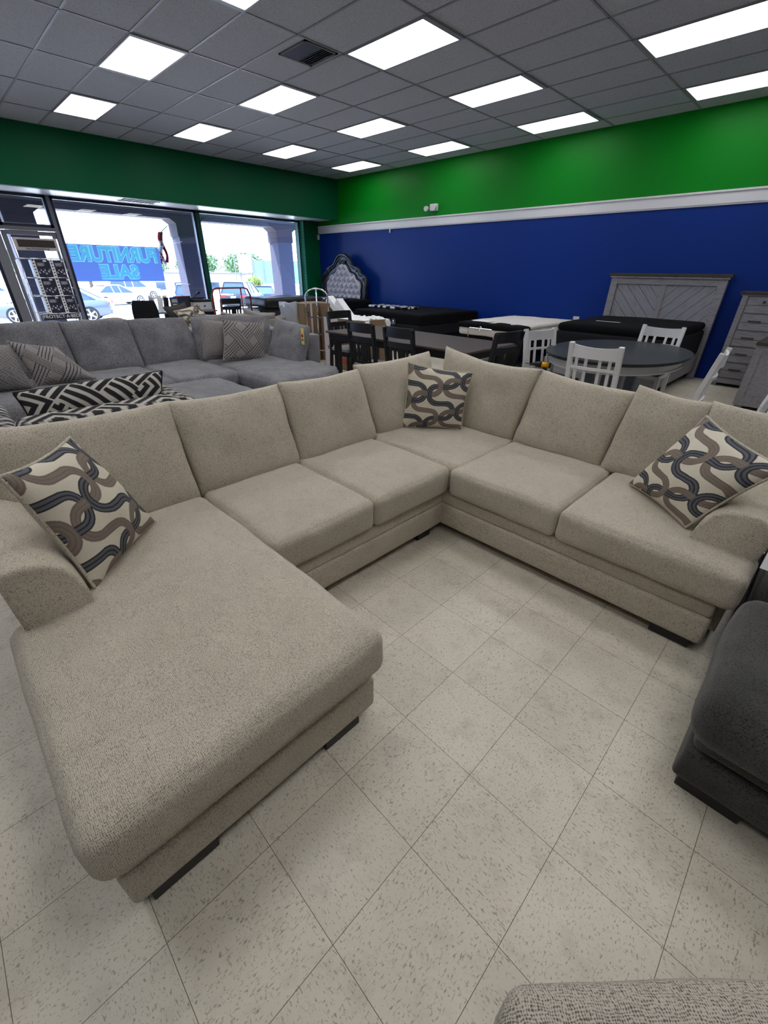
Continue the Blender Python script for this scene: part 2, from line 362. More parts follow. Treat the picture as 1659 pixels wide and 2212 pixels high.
# back wall: blue below the rail, green above, as two painted layers of one wall
bm = b2(B(), (-11.85, YB, 0), (XR, YB+.12, 2.5)); nb = len(bm.faces)
b2(bm, (-12.2, YB, 2.5), (XR, YB+.12, CEIL+.1)); b2(bm, (-12.2, YB, 0), (-11.85, YB+.12, 2.5)); bm.faces.ensure_lookup_table()
for f in bm.faces[nb:]: f.material_index = 1
struct('wall_back', bm, ['blue', 'green'])
bm = B(); b2(bm, (-11.84, YB-.028, 2.46), (XR, YB+.001, 2.60)); b2(bm, (-11.84, YB-.045, 2.60), (XR, YB+.001, 2.625)); b2(bm, (-11.84, YB-.018, 2.44), (XR, YB+.001, 2.462)); struct('trim_2', bm, 'white_trim')
# front bulkhead over the storefront, its soffit, the brick return beside the glass
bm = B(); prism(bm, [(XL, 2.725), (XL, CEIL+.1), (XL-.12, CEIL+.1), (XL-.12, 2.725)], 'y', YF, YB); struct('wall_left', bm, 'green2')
struct('trim_3', b2(B(), (XW-.1, YF, 2.745), (XL-.02, YB, 2.80)), 'soffit')
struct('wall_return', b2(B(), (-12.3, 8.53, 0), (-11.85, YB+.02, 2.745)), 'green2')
struct('trim_4', b2(B(), (-12.14, 8.515, 0), (-11.852, 8.53, 2.745)), 'brick_green')
struct('wall_right', b2(B(), (XR, YF, 0), (XR+.1, YB, CEIL+.1)), 'white_trim')
struct('wall_front', b2(B(), (XW, YF-.1, 0), (XR, YF, CEIL+.1)), 'white_trim')
# storefront windows
def window(name, y0, y1, z0, z1, mat, glassm='glass', fw=.05):
    bm = B()
    b2(bm, (XW-.05, y0, z0), (XW+.05, y0+fw, z1)); b2(bm, (XW-.05, y1-fw, z0), (XW+.05, y1, z1)); b2(bm, (XW-.05, y0, z1-fw), (XW+.05, y1, z1)); b2(bm, (XW-.05, y0, z0), (XW+.05, y1, z0+fw))
    o = struct(name, bm, mat); p = obj('glass_pane', b2(B(), (XW-.006, y0+fw, z0+fw), (XW+.002, y1-fw, z1-fw)), glassm, o)
    bm = B()
    a = [(y0+fw, z0+fw), (y1-fw, z0+fw), (y1-fw, z1-fw), (y0+fw, z1-fw)]
    tube(bm, [(XW+.045, *q) for q in a], .006, 6, True); obj('glazing_bead', bm, 'metal', o); return o
window('window_1', 5.56, 8.515, .12, 2.745, 'green_frame'); window('window_2', 2.56, 5.50, .12, 2.745, 'frame_dark'); window('window_3', -1.4, 1.42, .12, 2.745, 'frame_dark')
window('window_4', 1.62, 2.50, 2.20, 2.745, 'frame_dark')
struct('trim_5', b2(B(), (XW-.07, 5.50, 0), (XW+.07, 5.56, 2.745)), 'green_frame')
struct('trim_6', b2(B(), (XW-.07, 2.50, 0), (XW+.07, 2.56, 2.745)), 'frame')
struct('trim_7', b2(B(), (XW-.09, 1.42, 0), (XW+.09, 1.58, 2.745)), 'door_frame')
struct('wall_sill', b2(B(), (XW-.06, 2.56, 0), (XW+.06, 8.515, .12)), 'frame_dark')
struct('wall_left_sill', b2(B(), (XW-.06, YF, 0), (XW+.06, 1.42, .12)), 'frame_dark')
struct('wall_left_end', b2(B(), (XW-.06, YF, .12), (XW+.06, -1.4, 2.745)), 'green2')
bm = B(); b2(bm, (XW-.07, 1.58, 2.14), (XW+.07, 2.50, 2.20)); b2(bm, (XW-.03, 1.60, .01), (XW+.03, 1.68, 2.13)); b2(bm, (XW-.03, 2.42, .01), (XW+.03, 2.495, 2.13)); b2(bm, (XW-.03, 1.68, 2.06), (XW+.03, 2.42, 2.13)); b2(bm, (XW-.03, 1.68, .01), (XW+.03, 2.42, .2))
d = struct('door_1', bm, 'door_frame'); obj('door_glass', b2(B(), (XW-.004, 1.68, .2), (XW+.004, 2.42, 2.06)), 'glass', d)
bm = B(); tube(bm, [(XW+.03, 1.72, .95), (XW+.08, 1.72, .96), (XW+.08, 1.72, 1.24), (XW+.03, 1.72, 1.25)], .012); obj('door_handle', bm, 'metal', d)
# ------------------------------------------------------------------ ceiling lights, vent, small wall fittings
def light():
    t = thing('ceiling_light', 'x', 'ceiling light'); w, h = 1.10, .575
    bm = B()
    for (lo, hi) in (((-.61, -.305, 0), (-w/2, .305, .012)), ((w/2, -.305, 0), (.61, .305, .012)), ((-w/2, -.305, 0), (w/2, -h/2, .012)), ((-w/2, h/2, 0), (w/2, .305, .012))): b2(bm, lo, hi)
    obj('light_frame', bm, 'tbar', t); obj('diffuser', b2(B(), (-w/2, -h/2, .003), (w/2, h/2, .010)), 'lens', t); return t
L0 = light(); first = True
LL = {(0, 2): 'panel, big and tilted, upper left between air vent and left edge', (0, 0): 'panel close to the window bulkhead, leftmost of the fully visible ones',
 (3, 2): 'panel between the air vent and the bulkhead, centre left', (3, 0): 'panel second from left along the bulkhead', (6, 0): 'panel third along the bulkhead, towards the corner', (9, 0): 'panel nearest the far corner of the room',
 (3, 4): 'large panel right of the black air vent', (6, 4): 'panel second from the right beyond the large one by the vent', (9, 4): 'panel near the middle of the green wall top', (6, 2): 'panel in the middle of the ceiling, two from the corner',
 (9, 2): 'panel by the green wall, second from the corner', (6, 6): 'long panel cut by the right picture edge, the nearer of two', (9, 6): 'long panel cut by the right edge, the one beside the green wall', (0, 4): 'panel clipped by the top edge, left of the vent', (-3, 0): 'panel clipped by the top left corner'}
for s in (-6, -3, 0, 3, 6, 9):
    for t_ in (0, 2, 4, 6, 8):
        o = L0 if first else copy_tree(L0); first = False
        o.location = (-9.924+(t_+.5)*1.2192, 2.5+(s+.5)*.6096, CEIL-.013)
        o['group'] = 'fluorescent panels in the ceiling'
        o['label'] = 'lit white ceiling ' + LL[(s, t_)].replace('panel clipped', 'light clipped') if (s, t_) in LL else 'lit white ceiling panel over the part of the showroom behind the camera'
t = thing('ceiling_vent', 'square black louvred air vent in the grey ceiling tiles', 'vent', (-5.32, 4.05, CEIL))
bm = B(); cx, cy = .25, .225
for lo, hi in (((-cx, -cy, -.012), (cx, -cy+.03, 0)), ((-cx, cy-.03, -.012), (cx, cy, 0)), ((-cx, -cy, -.012), (-cx+.03, cy, 0)), ((cx-.03, -cy, -.012), (cx, cy, 0))): b2(bm, lo, hi)
obj('vent_frame', bm, 'post', t); obj('duct_opening', b2(B(), (-cx+.03, -cy+.03, -.004), (cx-.03, cy-.03, -.001)), 'blackplastic', t)
bm = B()
for i in range(11):
    y = -cy+.05+i*.035; box(bm, (0, y, -.009), (2*cx-.06, .022, .003), rot=Matrix.Rotation(.7 if i > 5 else -.7, 3, 'X'))
obj('louvre', bm, 'frame_dark', t)
t = thing('soffit_vent', 'white louvred vent in the bright soffit above the shop window', 'vent', (-11.45, 4.05, 2.745))
bm = B()
for i in range(8): box(bm, (0, -.3+i*.085, -.006), (.36, .045, .004), rot=Matrix.Rotation(.5, 3, 'X'))
for q in (-.18, .18): b2(bm, (q-.015, -.36, -.012), (q+.015, .36, 0))
obj('louvre', bm, 'paper_white', t)
t = thing('emergency_light', 'white twin-head emergency light on the green wall', 'lamp', (-7.5, YB, 2.72))
obj('lamp_housing', b2(B(), (-.1, -.07, 0), (.1, 0, .13), .01), 'white_trim', t)
for x in (-.16, .06): 
    bm = B(); cyl(bm, (x, -.09, .05), (x+.01, -.15, .04), .045, .05); cyl(bm, (x, -.05, .06), (x, -.09, .05), .015); obj('lamp_head', bm, 'white_trim', t)
tag(obj('motion_sensor', b2(B(), (-11.849, 8.98, 2.3), (-11.80, 9.04, 2.42), .008), 'white_trim'), 'small white box on the green wall end by the blue wall', 'sensor')
tag(obj('cable_clip', box(B(), (-8.9, YB-.02, 2.4), (.03, .03, .08), .005), 'white_trim'), 'tiny white clip hanging under the white wall rail', 'clip')
tag(obj('wall_outlet', b2(B(), (-3.82, YB-.012, .74), (-3.70, YB, .80), .003), 'white_trim'), 'white outlet plate low on the blue wall beside the headboard', 'outlet')

# ------------------------------------------------------------------ beige sectional
SF = thing('sectional_sofa', 'large beige chenille U-shaped sectional sofa with chaise in the foreground', 'sofa', (-1.6, 1.2, 0))
def sp(name, bm, mat='beige', smooth=True, par=SF): return obj(name, bm, mat, par, smooth, world=True)
# bases: lower panel and the recessed band over it
def base(lo, hi, name='base_panel'):
    b = sp(name, slo(B(), (*lo, .055), (*hi, .212), r=.022, n=10, wob=.003, wsc=3))
    sp('base_band', slo(B(), (lo[0]+.008, lo[1]+.008, .207), (hi[0]-.006, hi[1]-.006, .296), r=.02, n=10, wob=.003, wsc=3, seed=2))
base((-2.5, -.14), (-.76, .735)); base((-2.5, .74), (-1.435, 2.0)); base((-2.5, 1.985), (.055, 3.02))
def leg(lo, hi): sp('leg', b2(B(), lo, hi, .004), 'blackplastic', False)
leg((-.92, -.10, 0), (-.772, .09, .06)); leg((-.92, .50, 0), (-.774, .66, .06)); leg((-2.4, -.1, 0), (-2.25, .06, .06)); leg((-1.60, 1.78, 0), (-1.455, 1.90, .06)); leg((-.15, 2.012, 0), (.02, 2.10, .06)); leg((-2.4, 2.85, 0), (-2.28, 2.97, .06)); leg((-.1, 2.86, 0), (.02, 2.98, .06))
# seat cushions
sp('seat_cushion', slo(B(), (-2.12, -.01, .294), (-1.45, .735, .475), r=.045, crown=(0, 0, .02), n=18, seed=1), 'beige_seat')
def chaise(u, v, w, p):
    if w > 0: p.z -= .02*max(0, u)**2
    return p
cb = sp('chaise_cushion', slo(B(), (-2.12, -.165, .294), (-.71, .745, .475), r=.048, crown=(.008, .006, .024), n=30, bot=False, seed=3, wob=.006, fn=lambda u, v, w, p: Vector((p.x, p.y + (.175*max(0, min(1, (-.25-u)*14)) if v < -.3 else 0)*min(1, (-v-.3)/.5), p.z))), 'beige_seat')
bpy.data.objects.remove([o for o in bpy.data.objects if o.name.startswith('seat_cushion')][0])
sp('seat_cushion', slo(B(), (-2.2, .745, .294), (-1.412, 1.362, .475), r=.038, crown=(.006, .003, .02), n=20, bot=False, seed=4), 'beige_seat')
sp('seat_cushion', slo(B(), (-2.2, 1.365, .294), (-1.405, 2.005, .475), r=.038, crown=(.006, .003, .02), n=20, bot=False, seed=5), 'beige_seat')
sp('corner_seat_cushion', slo(B(), (-2.35, 2.02, .294), (-1.37, 2.95, .475), r=.05, crown=(0, 0, .02), n=18, bot=False, seed=6), 'beige_seat')
sp('seat_cushion', slo(B(), (-1.395, 1.962, .294), (-.695, 2.80, .475), r=.038, crown=(.003, .006, .02), n=20, bot=False, seed=7), 'beige_seat')
sp('seat_cushion', slo(B(), (-.69, 1.955, .294), (.105, 2.80, .475), r=.042, crown=(.003, .006, .02), n=22, bot=False, seed=8, fn=lambda u, v, w, p: Vector((p.x - (.22*max(0, min(1, (v+.45)*12)) if u > .3 else 0)*min(1, (u-.3)/.5), p.y, p.z))), 'beige_seat')
# frame back behind the cushions
sp('back_frame', slo(B(), (-2.62, -.16, .06), (-2.40, 3.05, .74), r=.05, n=16, wob=.003))
sp('back_frame', slo(B(), (-2.42, 2.86, .06), (.10, 3.08, .74), r=.05, n=16, wob=.003))
# arms: flared roll profile
def arm_left():
    prof = [(.075, .29), (.085, .46), (.083, .54), (.072, .60), (.05, .65), (.02, .682), (-.02, .702), (-.06, .712), (-.10, .710), (-.122, .70), (-.128, .68), (-.124, .62), (-.118, .5), (-.115, .29), (-.115, .06), (.07, .06)]
    bm = B(); prism(bm, prof, 'x', -2.5, -1.53)
    return bm
def finish(bm, r=.018):
    es = [e for e in bm.edges if any(len(f.verts) > 4 for f in e.link_faces)]
    bmesh.ops.bevel(bm, geom=es, offset=r, segments=3, profile=.5, affect='EDGES'); return bm
sp('arm', finish(arm_left()))
profR = [(-.15, .29), (-.155, .46), (-.15, .52), (-.135, .58), (-.11, .625), (-.07, .655), (-.02, .668), (.04, .665), (.09, .655), (.115, .64), (.118, .61), (.105, .55), (.09, .45), (.085, .29), (.085, .06), (-.14, .06)]
bm = B(); prism(bm, profR, 'y', 2.13, 2.98); sp('arm', finish(bm))
# back cushions: knife-edge pillow blocks that lean back
def backc(P, T=.17, seed=0, n=26, name='back_cushion', mat='beige', par=SF, ear=.02, wob=.012, sag=.012):
    """P = bottom-left, bottom-right, top-right, top-left of the front face (seen from the front)"""
    P = [Vector(p) for p in P]; bl, br, tr, tl = P; nrm = (br-bl).cross(tl-bl).normalized()
    bm = B(); V = {}
    def pt(u, v, side):
        su, sv = (u+1)/2, (v+1)/2
        p = bl*(1-su)*(1-sv)+br*su*(1-sv)+tr*su*sv+tl*(1-su)*sv
        cen = (bl+br+tr+tl)/4
        f = ((1-abs(u)**4)*(1-abs(v)**4))
        pull = 1-ear*((1-u*u)*abs(v)**6+(1-v*v)*abs(u)**6)
        p = cen + (p-cen)*pull
        th = T*(max(0, f)**.36)*(1 - .25*sv)
        if v > 0: p.z -= sag*(1-abs(u)**1.5)*v**4*(1 if ear > 0 else 0)
        off = nrm*(side*th*(.5))
        nz = noise.noise_vector((p+Vector((seed*3.7, seed, 0)))*6)*wob*(.35+.65*f)
        edge = noise.noise(Vector((u*6+seed, v*6, seed)))*.006*(1-f)
        return p + off + nz - nrm*T*.42 + nrm*edge
    def tt(i): a = i/n*2-1; return math.copysign(1-(1-abs(a))**1.5, a)
    for side in (1, -1):
        for i in range(n+1):
            for j in range(n+1):
                if side == -1 and (i in (0, n) or j in (0, n)): V[(i, j, -1)] = V[(i, j, 1)]
                else: V[(i, j, side)] = bm.verts.new(pt(tt(i), tt(j), side))
        for i in range(n):
            for j in range(n):
                q = [V[(i, j, side)], V[(i+1, j, side)], V[(i+1, j+1, side)], V[(i, j+1, side)]]
                bm.faces.new(q if side == 1 else q[::-1])
    return obj(name, bm, mat, par, True, world=par is not None)
xb, xt = -2.06, -2.16     # left run: front face at the bottom / top
zt = .955
backc([(xb, -.05, .44), (xb, .735, .44), (xt, .715, .965), (xt, -.06, .985)], seed=1)
backc([(xb-.01, .735, .45), (xb-.01, 1.385, .45), (xt-.04, 1.362, .945), (xt, .692, .965)], seed=2)
backc([(xb-.02, 1.385, .45), (xb-.02, 2.07, .45), (xt-.02, 1.985, .955), (xt-.02, 1.35, .955)], seed=3)
backc([(-2.10, 2.08, .455), (-2.02, 2.70, .455), (-2.20, 2.76, .985), (-2.20, 1.95, .975)], seed=4)
yb, yt = 2.64, 2.74
backc([(-2.08, yb, .46), (-1.40, yb+.01, .46), (-1.30, yt-.03, .985), (-2.13, yt, 1.035)], seed=5, ear=.03, sag=.03)
backc([(-1.40, yb+.01, .46), (-.775, yb, .455), (-.70, yt-.03, .945), (-1.33, yt, .98)], seed=6)
backc([(-.775, yb, .455), (-.34, yb, .455), (-.335, yt, .95), (-.71, yt-.03, .985)], seed=7)
backc([(-.35, yb, .455), (.12, yb, .455), (.14, yt, .96), (-.345, yt-.02, .965)], seed=8)

# ------------------------------------------------------------------ patterned throw pillows
CR, GD, GM, TP = lin((206, 198, 180)), lin((52, 52, 56)), lin((92, 93, 98)), lin((126, 114, 104))
def chain(x, y):
    """interlocking serpentine ribbons; x, y in cm on the pillow face"""
    P, Wc, L, hw = 12.4, 22.6, 3.6, 1.95; hit = []
    for kind in (0, 1):
        for ci in range(-2, 3):
            xx = x-(ci+(.5 if kind else 0))*Wc-4; yy = y-(P/2 if kind else 0)+2
            kk = math.floor(yy/P+.5); d = abs(yy-kk*P) if abs(xx) <= L+.01 else 1e9
            m0 = math.floor(yy/P)
            for m in (m0-1, m0, m0+1):
                yc = (m+.5)*P; sgn = 1 if ((m+ci) % 2) else -1; dx = (xx-sgn*L)*sgn
                if dx > 0: d = min(d, abs(sqrt(dx*dx+(yy-yc)**2)-P/2))
            if d < hw: hit.append((kind, d, (math.floor(y/(P/2))+(1 if xx > 0 else 0)) % 2))
    if not hit: return CR
    kinds = [h for h in hit]
    top = kinds[0]
    if len(kinds) > 1:
        want = kinds[0][2]; top = [h for h in kinds if h[0] == want] or kinds; top = top[0]
    kind, d, _ = top
    if kind == 0: return GD if (d > hw-.62 or d < .33) else GM
    return TP if abs(d-1.45) > .18 and d > .2 else tuple(c*.78 for c in TP)
def pillow(name, label, corners, T, pat, group=None, n=150, parent_cat='pillow', edge=.075, welt='beige', puff=.5, rotuv=0, sc=46., wob=.004):
    """corners = bottom-left, bottom-right, top-right, top-left in the world"""
    P = [Vector(p) for p in corners]; cen = sum(P, Vector())/4; base_ = Vector((cen.x, cen.y, min(p.z for p in P)))
    t = thing(name, label, parent_cat, base_, 0, group); bl, br, tr, tl = P
    nrm = ((br-bl).cross(tl-bl)).normalized()
    def pt(u, v, side):
        u2 = u*(1-edge*(1-v*v)*abs(u)**2); v2 = v*(1-edge*(1-u*u)*abs(v)**2); su, sv = (u2+1)/2, (v2+1)/2
        p = bl*(1-su)*(1-sv)+br*su*(1-sv)+tr*su*sv+tl*(1-su)*sv
        f = max(0, (1-u*u)*(1-v*v)); return p + nrm*side*T*.5*f**puff + noise.noise_vector(p*7)*wob*2.5*f**.5 + noise.noise_vector(p*22)*wob*.7*f**.5
    for side, m_ in ((1, n), (-1, 24)):
        bm = B(); V = [[bm.verts.new(pt(2*i/m_-1, 2*j/m_-1, side)-base_) for j in range(m_+1)] for i in range(m_+1)]
        for i in range(m_):
            for j in range(m_): bm.faces.new((V[i][j], V[i+1][j], V[i+1][j+1], V[i][j+1]))
        if side == 1:
            o = obj('pillow_front', bm, 'pattern', t, True); at = o.data.color_attributes.new('pat', 'FLOAT_COLOR', 'POINT'); c_, s_ = cos(rotuv), sin(rotuv)
            for i in range(n+1):
                for j in range(n+1):
                    x, y = (i/n-.5)*sc, (j/n-.5)*sc*(tl-bl).length/(br-bl).length
                    at.data[i*(n+1)+j].color = (*pat(x*c_-y*s_, x*s_+y*c_), 1)
        else: obj('pillow_back', bm, welt, t, True)
    if edge >= 0:
        ring = []; K = 30
        for e in range(4):
            for i in range(K):
                a = 2*i/K-1; u, v = [(a, -1), (1, a), (-a, 1), (-1, -a)][e]; ring.append(pt(u, v, 1)-base_)
        bm = B(); tube(bm, ring, .0065, 6, True); obj('piping', bm, welt, t, True)
    return t
def quad(blp, brp, lean, trpx, tlpx):
    bl, br = Vector(blp), Vector(brp); e = br-bl; n = Vector((e.y, -e.x, 0)).normalized()
    if n.dot(Vector((0, 0, 0))-bl) < 0: n = -n
    N = (n*cos(lean) + Vector((0, 0, sin(lean)))).normalized()
    return [bl, br, ray_plane(*trpx, bl, N), ray_plane(*tlpx, bl, N)]
tp = 'scatter pillows with interlocking ribbon pattern on the beige sofa'
pillow('throw_pillow', 'cream throw pillow with grey and taupe ribbon loops leaning on the left chaise arm', quad((-1.60, .105, .49), (-1.95, .44, .49), .29, (150, 945), (-3, 1030)), .17, chain, tp, n=230)
pillow('throw_pillow', 'cream throw pillow with grey and taupe ribbon loops standing in the sofa corner', quad((-2.10, 2.285, .49), (-1.755, 2.575, .49), .16, (1022, 806), (882, 783)), .16, chain, tp, n=230)
pillow('throw_pillow', 'cream throw pillow with grey and taupe ribbon loops tipped against the right sofa arm', quad((-.54, 2.50, .50), (-.185, 2.19, .50), .36, (1700, 1015), (1527, 899)), .17, chain, tp, n=230)

# ------------------------------------------------------------------ oatmeal ottoman at the camera's feet, charcoal sofa at the right
t = thing('ottoman', 'oatmeal woven ottoman corner cut by the bottom picture edge', 'ottoman', (.52, .385, 0), radians(45.2))
obj('ottoman_cushion', soft(B(), (0, 0, .385), (.86, .66, .17), r=.05, crown=(.01, .01, .012), n=24), 'oatmeal', t, True)
obj('ottoman_base', soft(B(), (0, 0, .17), (.83, .63, .24), r=.03, n=10), 'oatmeal', t, True)
for sx in (-1, 1):
    for sy in (-1, 1): obj('leg', b2(B(), (sx*.36-.03, sy*.26-.03, 0), (sx*.36+.03, sy*.26+.03, .055)), 'blackplastic', t)
DS = thing('sectional_sofa', 'charcoal velvet sofa partly visible at the right edge', 'sofa', (.9, 1.9, 0))
def dp(name, bm, mat='charcoal', smooth=True): return obj(name, bm, mat, DS, smooth, world=True)
dp('base_panel', slo(B(), (.125, 1.26, .06), (1.5, 2.85, .20), r=.02, n=12, wob=.004))
dp('base_band', slo(B(), (.135, 1.27, .20), (1.5, 2.85, .30), r=.03, n=12, wob=.004))
dp('seat_cushion', slo(B(), (.10, 1.20, .285), (1.1, 1.89, .475), r=.06, crown=(.01, .012, .02), n=22, seed=11, wob=.009))
dp('arm', slo(B(), (.135, 2.0, .06), (1.5, 2.24, .60), r=.07, n=16, seed=12))
dp('leg', b2(B(), (.15, 1.285, 0), (.33, 1.345, .062), .004), 'blackplastic', False)
dp('leg', b2(B(), (1.3, 1.285, 0), (1.46, 1.345, .062), .004), 'blackplastic', False)
t = thing('price_card', 'white price card propped between the beige sofa arm and the charcoal sofa', 'card', (.150, 2.0, .53))
bm = B(); box(bm, (0, 0, .055), (.09, .002, .11), rot=Matrix.Rotation(-.35, 3, 'X')); obj('card_sheet', bm, 'paper_white', t)
bm = B(); [box(bm, (-.01, -.002-.3*.0, z), (w, .0012, .003), rot=Matrix.Rotation(-.35, 3, 'X')) for z, w in ((.08, .03), (.045, .05), (.03, .04))]; bmesh.ops.translate(bm, verts=bm.verts, vec=(0, -.008, 0)); obj('card_print', bm, 'ink', t)

# ------------------------------------------------------------------ grey sectional behind
GS = thing('sectional_sofa', 'dark grey velvet sectional sofa standing behind the beige one', 'sofa', (-5.6, 1.8, 0))
def gp(name, bm, mat='gray', smooth=True): return obj(name, bm, mat, GS, smooth, world=True)
gp('base_panel', slo(B(), (-6.5, -.6, .05), (-4.92, 2.42, .30), r=.03, n=12, wob=.004)); gp('base_panel', slo(B(), (-6.5, 2.42, .05), (-4.2, 3.6, .30), r=.03, n=12, wob=.004))
for i, (a, b) in enumerate(((-.55, .98), (.985, 1.70), (1.705, 2.43))): gp('seat_cushion', slo(B(), (-6.1, a, .29), (-4.86, b, .475), r=.06, crown=(.01, .006, .02), n=16, seed=20+i, wob=.008))
gp('chaise_cushion', slo(B(), (-5.95, 2.44, .27), (-4.06, 3.50, .475), r=.07, crown=(.015, .01, .025), n=22, seed=25, wob=.01, fn=lambda u, v, w, p: Vector((p.x - .25*max(0, u)*max(0, v)**2, p.y, p.z))))
gp('back_frame', slo(B(), (-6.75, -.7, .05), (-6.35, 3.85, .78), r=.06, n=16)); gp('arm', slo(B(), (-6.4, 3.52, .05), (-5.0, 3.74, .77), r=.03, n=14, wob=.004)); gp('arm', slo(B(), (-6.4, -.85, .05), (-5.0, -.6, .70), r=.06, n=14))
def gback(P, seed, **kw): return backc(P, seed=seed, mat='gray', par=GS, T=.24, wob=.02, ear=.0, **kw)
gx, gt = -5.86, -6.05
gback([(gx, -.4, .44), (gx, .36, .44), (gt, .34, 1.03), (gt, -.4, 1.03)], 31)
gback([(gx, .36, .44), (gx, 1.06, .44), (gt, 1.02, 1.035), (gt, .34, 1.04)], 32)
gback([(gx, 1.06, .44), (gx, 1.74, .44), (gt, 1.72, 1.015), (gt, 1.02, 1.025)], 33)
gback([(gx, 1.74, .44), (gx, 2.50, .44), (gt, 2.40, 1.0), (gt, 1.71, 1.01)], 34)
gback([(gx+.02, 2.36, .44), (gx+.25, 2.62, .44), (gt+.15, 2.75, .99), (gt, 2.42, 1.0)], 35, n=20)
gback([(-5.9, 2.60, .44), (-5.55, 3.32, .44), (-5.75, 3.45, .98), (-6.1, 2.5, 1.0)], 36)
gback([(-5.62, 3.20, .44), (-4.82, 3.16, .44), (-4.86, 3.38, .93), (-5.6, 3.40, .97)], 37)
t = thing('hang_tag', 'yellow and red hang tag clipped to the right grey cushion', 'tag', (-4.80, 3.32, .73))
bm = B(); box(bm, (0, 0, .06), (.055, .004, .19)); obj('tag_card', bm, 'orange', t); bm = B(); cyl(bm, (0, -.003, .07), (0, -.005, .07), .022); obj('tag_emblem', bm, 'tagred', t); obj('tag_print', box(B(), (0, -.003, .02), (.03, .002, .02)), 'ink', t)
t = thing('ottoman', 'dark grey velvet square ottoman in front of the grey sectional', 'ottoman', (-4.25, 1.55, 0))
obj('ottoman_cushion', slo(B(), (-.53, -.62, .28), (.42, .60, .47), r=.06, crown=(.01, .01, .02), n=18, wob=.008), 'gray', t, True); obj('ottoman_base', slo(B(), (-.5, -.6, .05), (.4, .58, .28), r=.03, n=8), 'gray', t, True)
LG, DG = lin((138, 132, 130)), lin((52, 52, 58))
def weave(x, y):
    p, q = (x+y)/1.414, (x-y)/1.414; Wb = 9.5; i, j = math.floor(p/Wb), math.floor(q/Wb); fp, fq = p/Wb-i, q/Wb-j
    if i % 2 == 0 and j % 2 == 0: return DG if min(fp, fq) < .06 else LG
    k = (i//2+j//2+(i % 2)) % 2 if (i % 2 and j % 2) else (1 if i % 2 else 0)
    s = fp if k else fq
    return DG if (s*4.0) % 1 < .30 else LG
def knit(x, y):
    s = (y/1.5+.25*sin(x*1.3+math.floor(y/1.5)*2)) % 1; return lin((92, 90, 92)) if s < .3 and noise.noise(Vector((x*1.2, math.floor(y/1.5)*3, 0))) > -.15 else lin((132, 128, 126))
def at(px, py, x=None, y=None, z=None):
    P0 = Vector((x or 0, y or 0, z or 0)); N = Vector((1, 0, 0)) if x is not None else Vector((0, 1, 0)) if y is not None else Vector((0, 0, 1)); return ray_plane(px, py, P0, N)
g3 = 'patterned pillows on the grey sectional'
pillow('throw_pillow', 'pale grey pillow with dark woven line pattern slumped at the left of the grey sofa', [(-5.40, .55, .49), (-5.42, 1.08, .49), at(120, 750, x=-5.62), at(14, 737, x=-5.55)], .18, weave, g3, n=110, welt='taupe')
pillow('throw_pillow', 'crinkled grey pillow half hidden behind the line-patterned one', [at(441, 774, x=-5.52), at(500, 774, x=-5.50), at(520, 693, x=-5.62), at(430, 690, x=-5.62)], .16, knit, g3, n=80, welt='taupe')
pillow('throw_pillow', 'grey pillow with dark basketweave lines upright by the right end of the grey sofa', [at(482, 778, x=-5.35), at(572, 779, x=-5.35), at(573, 697, x=-5.45), at(480, 691, x=-5.45)], .15, weave, g3, n=110, welt='taupe')
t = pillow('throw_pillow', 'crinkled dark grey pillow cut by the left edge on the grey sofa', [(-5.30, .02, .49), (-5.35, .53, .49), at(20, 745, x=-5.45), at(-70, 735, x=-5.4)], .2, knit, g3, n=60, welt='gray')

# ------------------------------------------------------------------ black and white patterned armchair behind the beige sofa
BK, WH = lin((34, 34, 37)), lin((176, 170, 162))
def maze(x, y):
    p, q = (x+y)/1.414, (x-y)/1.414; Wb = 20.0; i, j = math.floor(p/Wb), math.floor(q/Wb); fp, fq = p/Wb-i, q/Wb-j
    k = (i*2+j*3+(i*j)) % 4
    if k == 0: s = fp
    elif k == 1: s = fq
    elif k == 2: s = max(fp, fq)
    else: s = max(1-fp, fq)
    return WH if (s*3.2) % 1 < .42 else BK
AC = thing('armchair', 'black and white geometric armchair with its back to the beige sofa', 'armchair', (-3.15, .6, 0))
def ap(name, bm, fn):
    o = obj(name, bm, 'pattern', AC, True, world=True); paint(o, fn); return o
ap('chair_back', slo(B(), (-3.0, .13, .25), (-2.72, 1.0, .82), r=.07, n=90, wob=.002), lambda v: maze(v.y*100, (v.z*.8+v.x*.9)*100))
ap('chair_arm', slo(B(), (-3.6, .0, .05), (-2.78, .17, .80), r=.08, n=60, wob=.002), lambda v: maze(v.x*100, (v.z+v.y)*100))
ap('chair_arm', slo(B(), (-3.6, .94, .05), (-2.80, 1.11, .80), r=.08, n=60, wob=.002), lambda v: maze(v.x*100, (v.z+v.y)*100))
ap('chair_seat', slo(B(), (-3.62, .16, .22), (-2.95, .96, .47), r=.05, n=30, wob=.002), lambda v: maze(v.y*100, v.x*100))
obj('chair_base', slo(B(), (-3.55, .08, .05), (-2.8, 1.05, .24), r=.02, n=8), 'black_side', AC, True, world=True)
for x in (-3.5, -2.85):
    for y in (.12, 1.0): obj('leg', box(B(), (x, y, .03), (.05, .05, .06)), 'blackwood', AC, world=True)
pillow('lumbar_pillow', 'black and grey maze patterned lumbar pillow peeking over the patterned armchair back', [at(75, 925, x=-3.1), at(352, 875, x=-3.1), at(350, 802, x=-3.22), at(28, 850, x=-3.22)], .2, maze, None, n=230, welt='black_side', sc=95, edge=.02)

